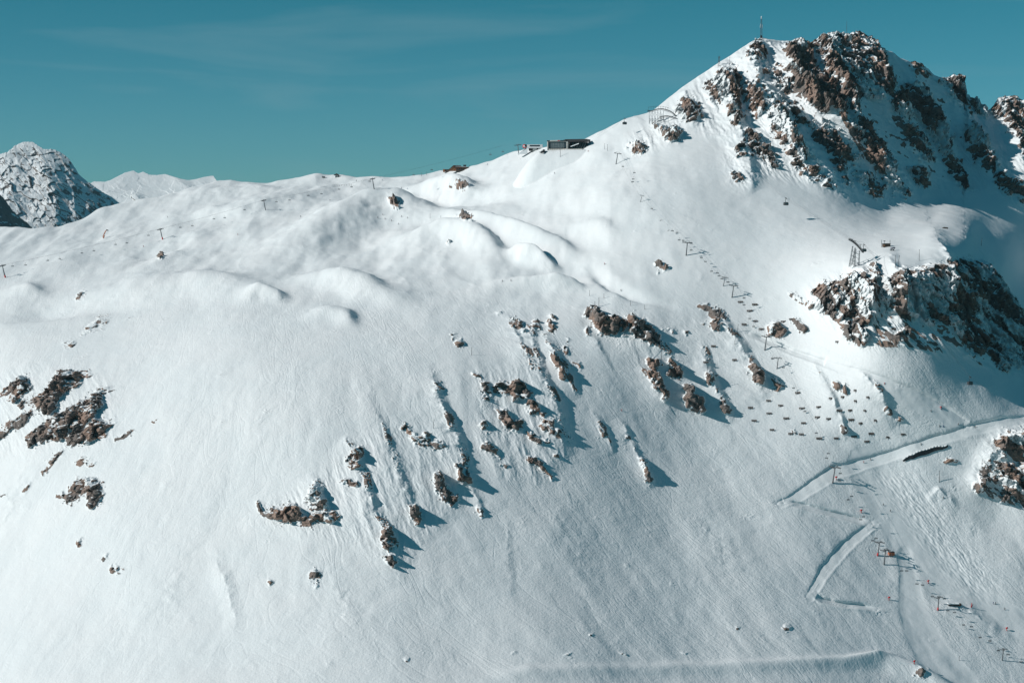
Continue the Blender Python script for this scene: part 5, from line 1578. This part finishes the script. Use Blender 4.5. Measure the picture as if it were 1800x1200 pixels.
g = MB()
for x, z in ((-4 * mt, 46 * mt), (2 * mt, 43.5 * mt), (11 * mt, 37 * mt)):
    g.bar((x - 4 * mt * 0.6, 0, z), (x + 4 * mt * 0.6, 0, z), 0.25)
    g.bar((x, 0, z), (x, 0, z - 5 * mt), 0.25)
g.build('gantry', M['dark'], root)
tag(root, 'lattice cable car tower with a sloping dark head beside the rocky spur', 'cable car tower')
TOWER_TOP = f + Vector((3.5 * mt, 0, 38.5 * mt))

f = ground(1162, 214)
ma = mpp_at(f)
root = empty('cable_support', f)
def arch(pts, y, mat, name, r=0.45):
    g = MB()
    P_ = [Vector(((px - 1162) * ma, y, (214 - py) * ma)) for px, py in pts]
    g.tube(P_, r, 6)
    g.tube([p + Vector((0, 0, -1.2)) for p in P_], 0.2, 6)
    for i, p in enumerate(P_):
        g.bar(p, p + Vector((0, 0, -1.2)), 0.15)
    g.build(name, mat, root)
    return P_
A1 = arch([(1138, 194), (1146, 194), (1154, 191.5), (1162, 190.5), (1170, 192), (1178, 195), (1184, 199), (1190, 205)], 4.0, M['dark'], 'upper_saddle')
A2 = arch([(1157, 206.5), (1164, 204.5), (1172, 204), (1180, 205.5), (1188, 208.5), (1196, 213), (1206, 218), (1217, 221)], -4.0, M['dark'], 'lower_saddle')
for k, px in enumerate((1141, 1146, 1151, 1156, 1161, 1166)):
    for y in (-3.0, 4.0):
        top = float(np.interp(px, [1138, 1162, 1190], [194, 190.5, 205])) if y > 0 else float(np.interp(px, [1138, 1157, 1172], [207, 206, 204]))
        g = MB()
        g.bar(((px - 1162) * ma, y, -2.0), ((px - 1162) * ma, y, (214 - top) * ma - 1.0), 0.32)
        g.build('column', M['steel'], root)
g = MB()
for k in range(5):
    xa, xb = (1141 + 5 * k - 1162) * ma, (1146 + 5 * k - 1162) * ma
    for z0, z1 in ((0, 5), (5, 11)):
        g.bar((xa, 4, z0), (xb, 4, z1), 0.14); g.bar((xa, 4, z1), (xb, 4, z0), 0.14)
    g.bar((xa, -3, 0.3), (xb, -3, 4.2), 0.14); g.bar((xa, -3, 4.2), (xb, -3, 0.3), 0.14)
    g.bar((xa, -3, 3.5), (xa, 4, 3.5), 0.16)
g.build('bracing', M['steel'], root)
g = MB()
for k in range(9):
    px = 1140 + k * 4.2
    z = (214 - float(np.interp(px, [1136, 1150, 1164, 1178], [188.5, 186.5, 186.5, 190]))) * ma
    g.bar(((px - 1162) * ma, 4, z), ((px - 1162) * ma, 4, z - 2.6), 0.2)
    g.bar(((px - 1163.6) * ma, 4, z), ((px - 1160.4) * ma, 4, z), 0.26)
    if k: g.bar(zp, ((px - 1162) * ma, 4, z), 0.12)
    zp = ((px - 1162) * ma, 4, z)
g.build('rope_guides', M['dark'], root)
tag(root, 'arched steel cable car support on many thin columns, on the ridge rocks', 'cable car support')
ARCH_END = f + A2[-1]
ARCH_UP = f + A1[0]

def cabin_at(px, py, Y, size, lab, hang=1.0):
    x, y, z = unproject(px, py, Y)
    root = empty('cable_cabin', (x, y, z), 0.35)
    s_ = size
    b = MB()
    b.box((0, 0, 0), (1.0 * s_, 0.62 * s_, 0.58 * s_), bev=0.10 * s_)
    b.build('body', M['dark'], root)
    for sy in (-1, 1):
        MB().box((0, sy * 0.315 * s_, 0.06 * s_), (0.82 * s_, 0.02 * s_, 0.26 * s_)).build('window', M['pane'], root)
    MB().box((0, 0, 0.31 * s_), (0.8 * s_, 0.5 * s_, 0.06 * s_)).build('roof_rack', M['dark'], root)
    h = MB()
    h.tube([(0, 0, 0.3 * s_), (-0.16 * s_ * hang, 0, 0.75 * s_), (-0.1 * s_, 0, 1.05 * s_), (0.05 * s_, 0, 1.12 * s_)], 0.05 * s_, 6)
    h.box((0.05 * s_, 0, 1.16 * s_), (0.5 * s_, 0.1 * s_, 0.1 * s_), Matrix.Rotation(0.6, 3, 'Y'))
    h.build('hanger', M['dark'], root)
    tag(root, lab, 'cable car cabin', 'cabins of the cable car')
    return Vector((x, y, z + 1.16 * s_))
ty = TOWER_TOP.y
c1 = cabin_at(1381.5, 358.5, (ARCH_END.y + ty) / 2 - 35, 4.6, 'dark cable car cabin hanging over the open snow left of the peak')
c2 = cabin_at(1518.5, 440, ty - 6, 4.2, 'dark cable car cabin right under the head of the lattice tower')
c3 = cabin_at(1705, 673.5, 1380, 4.4, 'dark cable car cabin over the slope below the rocky spur, near the right edge')
c4 = cabin_at(1216, 231.5, ARCH_END.y - 6, 4.2, 'dark cable car cabin just below the arched steel support')
c5 = cabin_at(1098, 217, ground(1098, 222).y - 30, 4.4, 'dark cable car cabin crossing the ridge snow left of the arched support')
end = Vector(unproject(1890, 815, 1300))
for k, dy in enumerate((-1.6, 1.6)):
    off = Vector((0, dy * 1.8, dy * 0.8))
    rope_between('track_rope', [Vector(unproject(1050, 240, ARCH_UP.y - 40)) + off, c5 + off, ARCH_UP + off, ARCH_END + off, c1 + off, TOWER_TOP + off, c2 + off + Vector((0, 0, 1)), c3 + off, end + off],
                 0.0, 0.045, ('upper' if k else 'lower') + ' steel track rope of the cable car running past the lattice tower', 'rope')

# ---------------------------------------------------------------- masts on the summit
def lattice_mast(px, py, h_px, w, lab, drum=True, thin=False):
    f = ground(px, py)
    m_ = mpp_at(f)
    h = h_px * m_
    root = empty('radio_mast', f)
    g = MB()
    n = max(6, int(h / 2.0))
    if thin:
        g.tube([(0, 0, -1), (0, 0, h * 0.5), (0, 0, h)], [w, w * 0.8, w * 0.4], 8)
        for k in range(n): g.box((0, 0, h * k / n), (w * 3.2, w * 3.2, 0.12))
    else:
        for sx, sy in ((-1, -1), (1, -1), (1, 1), (-1, 1)):
            g.bar((sx * w, sy * w, -1), (sx * w * 0.4, sy * w * 0.4, h * 0.88), 0.22)
        for i in range(n):
            z0, z1 = h * 0.88 * i / n, h * 0.88 * (i + 1) / n
            w0, w1 = w * (1 - 0.6 * i / n), w * (1 - 0.6 * (i + 1) / n)
            s_ = 1 if i % 2 else -1
            for sy in (-1, 1):
                g.bar((-s_ * w0, sy * w0, z0), (s_ * w1, sy * w1, z1), 0.14)
                g.bar((sy * w0, -s_ * w0, z0), (sy * w1, s_ * w1, z1), 0.14)
    g.build('mast', M['grey'], root)
    if drum:
        MB().tube([(0, 0, h * 0.88), (0, 0, h)], [0.62, 0.55], 12).build('antenna_drum', M['white'], root, True)
        for x, z in ((-1.3, 0.56), (1.0, 0.60), (0.9, 0.52), (-0.9, 0.64)):
            MB().box((x, -0.6, h * z), (0.5, 0.4, 2.4), bev=0.08).build('panel_antenna', M['white'], root)
        g = MB()
        for z in (0.5, 0.66): g.bar((-1.5, -0.3, h * z), (1.3, -0.3, h * z), 0.2)
        g.build('cross_bars', M['grey'], root)
        MB().box((0.2, 0, h * 0.14), (1.9, 1.8, 3.0), bev=0.1).build('equipment_cabin', M['black'], root)
    else:
        if not thin:
            for z in (0.45, 0.75):
                MB().box((0.3, 0, h * z), (2.2, 1.4, 0.25)).build('platform', M['dark'], root)
            MB().box((0.4, -0.3, h * 0.82), (0.5, 0.4, 1.8)).build('panel_antenna', M['grey'], root)
    tag(root, lab, 'mast')
lattice_mast(1337.5, 70, 41, 1.1, 'tall radio mast with white antennas on the pointed summit')
lattice_mast(1264, 116, 20, 1.1, 'short dark mast on the left shoulder of the summit ridge', drum=False)
lattice_mast(1488.5, 64, 27, 0.22, 'slim grey mast on the broad rocky summit, right of the pointed one', drum=False, thin=True)
f = ground(1333, 72)
root = empty('summit_platform', f)
MB().box((0, 0, 1.2), (7.5, 4, 0.5), bev=0.06).build('deck', M['dark'], root)
for x in (-3.2, 0, 3.2):
    MB().bar((x, -1.4, -2), (x, -1.4, 1.1), 0.35).build('support', M['dark'], root)
MB().ball((-2.8, -0.5, 2.3), (1.1, 0.5, 1.1)).build('dish', M['white'], root, True)
MB().ball((1.2, -0.5, 2.1), (0.9, 0.5, 0.9)).build('dish', M['steel'], root, True)
tag(root, 'small platform with pale dishes at the foot of the tall radio mast', 'platform')
f = ground(1348, 73)
root = empty('summit_boxes', f)
for x, s_ in ((-1.4, 1.8), (0.9, 2.2), (2.8, 1.4)):
    MB().box((x, 0, s_ * 0.5), (1.7, 1.5, s_), bev=0.1).build('cabinet', M['white'], root)
tag(root, 'white equipment cabinets just right of the tall radio mast', 'cabinets')

# ---------------------------------------------------------------- dark strip built as the shade of a snow wall, and snow shed by the ski road
a = ground(1587, 808); b = ground(1665, 783)
root = empty('shade_strip', a)  # black geometry standing in for the shadow under a snow bank
d = b - a
n_ = 14
g = MB(); cap = MB(); pz = []
for k in range(n_ + 1):
    px = 1587 + 78 * k / n_; py = 808 - 25 * k / n_
    p = ground(px, py) - a
    pz.append(p)
hgt_ = [0.5 + 2.2 * math.sin(math.pi * min(k / n_ * 1.1, 1)) ** 0.6 for k in range(n_ + 1)]
for k in range(n_):
    p, q_ = pz[k], pz[k + 1]
    v = [g.bm.verts.new(c) for c in ((p.x, p.y - 1.2, p.z - 1), (q_.x, q_.y - 1.2, q_.z - 1), (q_.x, q_.y - 1.2, q_.z + hgt_[k + 1]), (p.x, p.y - 1.2, p.z + hgt_[k]),
                                      (p.x, p.y + 0.6, p.z - 1), (q_.x, q_.y + 0.6, q_.z - 1), (q_.x, q_.y + 0.6, q_.z + hgt_[k + 1]), (p.x, p.y + 0.6, p.z + hgt_[k]))]
    for fi in ((0, 1, 2, 3), (3, 2, 6, 7), (5, 4, 7, 6)):
        g.bm.faces.new([v[i] for i in fi])
    cap.tube([Vector((p.x, p.y - 0.5, p.z + hgt_[k] + 0.3)), Vector((q_.x, q_.y - 0.5, q_.z + hgt_[k + 1] + 0.3))], 0.55, 8)
bmesh.ops.remove_doubles(g.bm, verts=g.bm.verts, dist=0.001)
g.build('wall', M['black'], root)
cap.build('snow_cap', M['snow'], root, True)
tag(root, 'long dark shade strip with a snow cap just below the ski road on the right', 'wall')
f = ground(1676, 1064)
root = empty('snow_shed', f, 0.02)
m_ = mpp_at(f)
MB().box((0, 0, 1.0), (19 * m_, 2.4, 1.1), bev=0.1).build('dark_front', M['black'], root)
MB().box((0, 0.6, 1.95), (21 * m_, 3.6, 0.8), bev=0.3).build('snow_roof', M['snow'], root)
MB().ball((11 * m_, 0, 1.2), (1.6, 1.4, 1.3)).build('boulder', M['timber'], root, True)
tag(root, 'low dark snow shed under a thick snow cap near the bottom right tower', 'shed')
f = ground(1566, 975)
root = empty('lift_drive_box', f, 0.2)
MB().box((0, 0, 1.2), (4.6, 3, 2.2), bev=0.1).build('box', M['orange'], root)
MB().box((0.8, 0, 2.7), (3.0, 2.6, 0.8), bev=0.1).build('lid', M['dark'], root)
MB().bar((-1.5, 0, 2.0), (-3.2, 0, 5.0), 0.7).build('arm', M['dark'], root)
tag(root, 'orange and black machine between the close pair of lift towers', 'machine')

# ---------------------------------------------------------------- skiers
def person_mesh(name, joints, edges, radii, mat):
    bm = bmesh.new()
    vs = [bm.verts.new(j) for j in joints]
    for a, b in edges: bm.edges.new((vs[a], vs[b]))
    me = bpy.data.meshes.new(name); bm.to_mesh(me); bm.free()
    o = bpy.data.objects.new(name, me); COL.objects.link(o)
    mod = o.modifiers.new('Skin', 'SKIN')
    for i, r in enumerate(radii):
        me.skin_vertices[0].data[i].radius = (r, r)
    me.skin_vertices[0].data[0].use_root = True
    o.modifiers.new('Sub', 'SUBSURF').levels = 1
    dg = bpy.context.evaluated_depsgraph_get()
    nm = bpy.data.meshes.new_from_object(o.evaluated_get(dg))
    bpy.data.objects.remove(o); bpy.data.meshes.remove(me)
    nm.name = name
    nm.materials.clear(); nm.materials.append(mat)
    for p in nm.polygons: p.use_smooth = True
    return nm
J = [(0, 0.05, 0.92), (0, 0, 1.15), (0, -0.06, 1.38), (0, -0.10, 1.52), (0, -0.13, 1.68),      # pelvis, waist, chest, neck, head
     (-0.13, -0.10, 0.52), (-0.15, 0.05, 0.10), (-0.15, -0.12, 0.07), (0.13, -0.10, 0.52), (0.15, 0.05, 0.10), (0.15, -0.12, 0.07),
     (-0.24, -0.05, 1.38), (-0.36, -0.22, 1.12), (-0.34, -0.45, 1.00), (0.24, -0.05, 1.38), (0.36, -0.22, 1.12), (0.34, -0.45, 1.00)]
E = [(0, 1), (1, 2), (2, 3), (3, 4), (0, 5), (5, 6), (6, 7), (0, 8), (8, 9), (9, 10), (2, 11), (11, 12), (12, 13), (2, 14), (14, 15), (15, 16)]
RR = [0.17, 0.16, 0.19, 0.08, 0.125, 0.11, 0.075, 0.07, 0.11, 0.075, 0.07, 0.09, 0.065, 0.05, 0.09, 0.065, 0.05]
BODY = {k: person_mesh('person_body', J, E, RR, M[k]) for k in ('jacket_dark', 'jacket_red', 'jacket_blue')}
def ski_mesh():
    g = MB()
    for sx in (-1, 1):
        g.box((sx * 0.15, -0.05, 0.02), (0.09, 1.7, 0.03))
        g.bar((sx * 0.34, -0.45, 1.02), (sx * 0.5, 0.35, 0.05), 0.03)
    return g.build('skis_and_poles', M['dark'])
def helmet_mesh():
    return MB().ball((0, -0.13, 1.72), (0.13, 0.14, 0.12), 2).build('helmet', M['grey'], None, True)
SK, HE = ski_mesh(), helmet_mesh()
# (px, py, clothing, label)
PEOPLE = [(664, 383, 0), (673, 378, 0), (676, 386, 0), (688, 388, 0), (700, 394, 0), (705, 381, 0), (716, 383, 0)]
GROUPLAB = 'person in dark clothing skiing in the loose group under the long drumlin'
first_p = True
def put_person(px, py, kind, lab, group=None):
    global first_p
    f = ground(px, py)
    o = bpy.data.objects.new('person', BODY[kind]); COL.objects.link(o)
    for src in (SK, HE):
        if first_p:
            src.parent = o
        else:
            c = src.copy(); COL.objects.link(c); c.parent = o
    first_p = False
    o.location = f; o.rotation_euler = (0, 0, random.uniform(-1.2, 1.2))
    o.scale = (1.08, 1.08, 1.08)
    tag(o, lab, 'person', group)
for px, py, k in PEOPLE:
    put_person(px, py, 'jacket_dark', GROUPLAB, 'skiers in the loose group')
for px, py, k, lab in [
    (1063, 464, 'jacket_red', 'person in red skiing down the curved run right of the middle knolls'),
    (1091, 512, 'jacket_dark', 'person in dark clothing low on the curved run above the brown cliffs'),
    (883, 495, 'jacket_dark', 'left person of two standing on the flat plateau run'),
    (898, 495, 'jacket_dark', 'right person of two standing on the flat plateau run'),
    (252, 434, 'jacket_red', 'person in red below the tower right of the orange mast'),
    (418, 413, 'jacket_red', 'person in red on the left plateau run beneath the chairs'),
    (295, 382, 'jacket_dark', 'person in dark clothing on the left ridge run above the chairlift'),
    (641, 347, 'jacket_red', 'person in red on the run above the long drumlin'),
    (528, 381, 'jacket_dark', 'person in dark clothing alone on the slope left of the long drumlin'),
    (580, 352, 'jacket_dark', 'person by the rocks on the upper run behind the long drumlin'),
    (706, 331, 'jacket_dark', 'left person of two on the run right of the skyline tower'),
    (716, 333, 'jacket_blue', 'right person of two on the run right of the skyline tower'),
    (626, 318, 'jacket_dark', 'person just under the skyline left of the plateau tower'),
    (671, 317, 'jacket_blue', 'person just under the skyline right of the plateau tower'),
    (975, 305, 'jacket_dark', 'person in dark clothing on the slope below the dark glass station'),
    (1034, 266, 'jacket_red', 'person on the terrace snow right of the dark glass station'),
    (856, 290, 'jacket_blue', 'person on the ridge right of the wooden lodge'),
    (1684, 746, 'jacket_dark', 'person in dark clothing on the wide run left of the saddle'),
    (1652, 750, 'jacket_dark', 'left person of a pair resting on the wide run'),
    (1658, 750, 'jacket_blue', 'right person of a pair resting on the wide run'),
    (1714, 751, 'jacket_dark', 'person in dark clothing where the wide run meets the ski road'),
    (1636, 723, 'jacket_dark', 'small dark person at the upper end of the wide run'),
    (1554, 675, 'jacket_red', 'person at the start of the widening ski road'),
    (1619, 781, 'jacket_dark', 'person in dark clothing riding along the ski road above the dark shade strip'),
    (1518, 813, 'jacket_red', 'person in red on the upper edge of the ski road, right of the tower'),
    (1530, 808, 'jacket_dark', 'person in dark clothing on the ski road behind the red one'),
    (1552, 888, 'jacket_dark', 'upper person of two on the groomed piste below the road'),
    (1565, 898, 'jacket_dark', 'lower person of two on the groomed piste below the road'),
    (1658, 876, 'jacket_dark', 'person on the white ridge right of the mogul slope'),
    (1766, 1071, 'jacket_dark', 'person in dark clothing on the lower piste near the right edge'),
    (1746, 1060, 'jacket_blue', 'left person of two beside the lower piste'),
    (1749, 1061, 'jacket_dark', 'right person of two beside the lower piste'),
    (1093, 722, 'jacket_red', 'person in red skiing alone on the steep snow below the spires'),
]:
    put_person(px, py, k, lab)
SUN_E, SKY_S, EXPOSURE = 3.8, 0.047, -0.03
SKY_TINT = (0.14, 1.05, 1.0, 1)
SKY_LOW = (0.50, 1.08, 1.34, 1)
HAZE = 1.3e-5
# ---------------------------------------------------------------- light
SUN_EL, SUN_AZ = 29.5, 13.0      # degrees; azimuth measured from the left (-x) towards the camera (-y)
ce, se = math.cos(math.radians(SUN_EL)), math.sin(math.radians(SUN_EL))
SUN_DIR = Vector((-ce * math.cos(math.radians(SUN_AZ)), -ce * math.sin(math.radians(SUN_AZ)), se))
sun = bpy.data.lights.new("sun", 'SUN')
sun.energy = SUN_E
sun.angle = math.radians(0.53)
sun.color = (1.0, 0.965, 0.92)
suno = bpy.data.objects.new("sun", sun)
suno.rotation_euler = (-SUN_DIR).to_track_quat('-Z', 'Y').to_euler()
suno.location = (-600, 600, 900)
COL.objects.link(suno)
w = bpy.data.worlds.new("World")
SC.world = w
w.use_nodes = True
nt = w.node_tree
nt.nodes.clear()
def wn(t, **k):
    n = nt.nodes.new(t)
    for a, b in k.items():
        setattr(n, a, b)
    return n
sky = wn('ShaderNodeTexSky', sky_type='NISHITA')
sky.sun_disc = False
sky.sun_elevation = math.radians(SUN_EL)
sky.sun_rotation = math.atan2(SUN_DIR.x, SUN_DIR.y)
sky.altitude = 2500
sky.air_density = 1.0
sky.dust_density = 0.6
sky.ozone_density = 1.0
tint = wn('ShaderNodeMix', data_type='RGBA', blend_type='MULTIPLY')
tint.inputs[0].default_value = 1.0
nt.links.new(sky.outputs[0], tint.inputs[6])
gtc = wn('ShaderNodeTexCoord')
gsep = wn('ShaderNodeSeparateXYZ')
nt.links.new(gtc.outputs['Generated'], gsep.inputs[0])
gmr = wn('ShaderNodeMapRange')
gmr.inputs[1].default_value = 0.0; gmr.inputs[2].default_value = 0.16
nt.links.new(gsep.outputs[2], gmr.inputs[0])
gmx = wn('ShaderNodeMix', data_type='RGBA')
gmx.inputs[6].default_value = SKY_LOW
gmx.inputs[7].default_value = SKY_TINT
nt.links.new(gmr.outputs[0], gmx.inputs[0])
nt.links.new(gmx.outputs[2], tint.inputs[7])
# thin cirrus streaks
tc = wn('ShaderNodeTexCoord')
mp = wn('ShaderNodeMapping')
mp.inputs['Scale'].default_value = (3.0, 3.0, 26.0)
mp.inputs['Rotation'].default_value = (0.0, 0.10, 0.0)
nt.links.new(tc.outputs['Generated'], mp.inputs[0])
nz = wn('ShaderNodeTexNoise')
nz.inputs['Scale'].default_value = 1.6
nz.inputs['Detail'].default_value = 5
nz.inputs['Distortion'].default_value = 0.6
nt.links.new(mp.outputs[0], nz.inputs['Vector'])
rmp = wn('ShaderNodeMapRange')
rmp.inputs[1].default_value = 0.54; rmp.inputs[2].default_value = 0.85
rmp.inputs[3].default_value = 0.0; rmp.inputs[4].default_value = 0.42
nt.links.new(nz.outputs[0], rmp.inputs[0])
cl = wn('ShaderNodeMix', data_type='RGBA', blend_type='MIX')
nt.links.new(rmp.outputs[0], cl.inputs[0])
nt.links.new(tint.outputs[2], cl.inputs[6])
cl.inputs[7].default_value = (4.2, 7.4, 8.6, 1)
bg = wn('ShaderNodeBackground')
bg.inputs['Strength'].default_value = SKY_S
nt.links.new(cl.outputs[2], bg.inputs[0])
wo = wn('ShaderNodeOutputWorld')
nt.links.new(bg.outputs[0], wo.inputs[0])
SC.view_settings.view_transform = 'Standard'
SC.view_settings.look = 'None'
SC.view_settings.exposure = EXPOSURE
SC.view_settings.gamma = 1.0
SC.cycles.diffuse_bounces = 1
SC.cycles.max_bounces = 4

# ---------------------------------------------------------------- thin mountain air
hz = MB().box((0, 5000, 130), (9000, 11400, 1500))
hm = bpy.data.materials.new('thin_air'); hm.use_nodes = True
hm.node_tree.nodes.clear()
hv = hm.node_tree.nodes.new('ShaderNodeVolumePrincipled')
hv.inputs['Color'].default_value = (0.55, 0.86, 1.0, 1)
hv.inputs['Density'].default_value = HAZE
ho = hm.node_tree.nodes.new('ShaderNodeOutputMaterial')
hm.node_tree.links.new(hv.outputs[0], ho.inputs['Volume'])
tag(hz.build('haze', hm), kind='stuff')
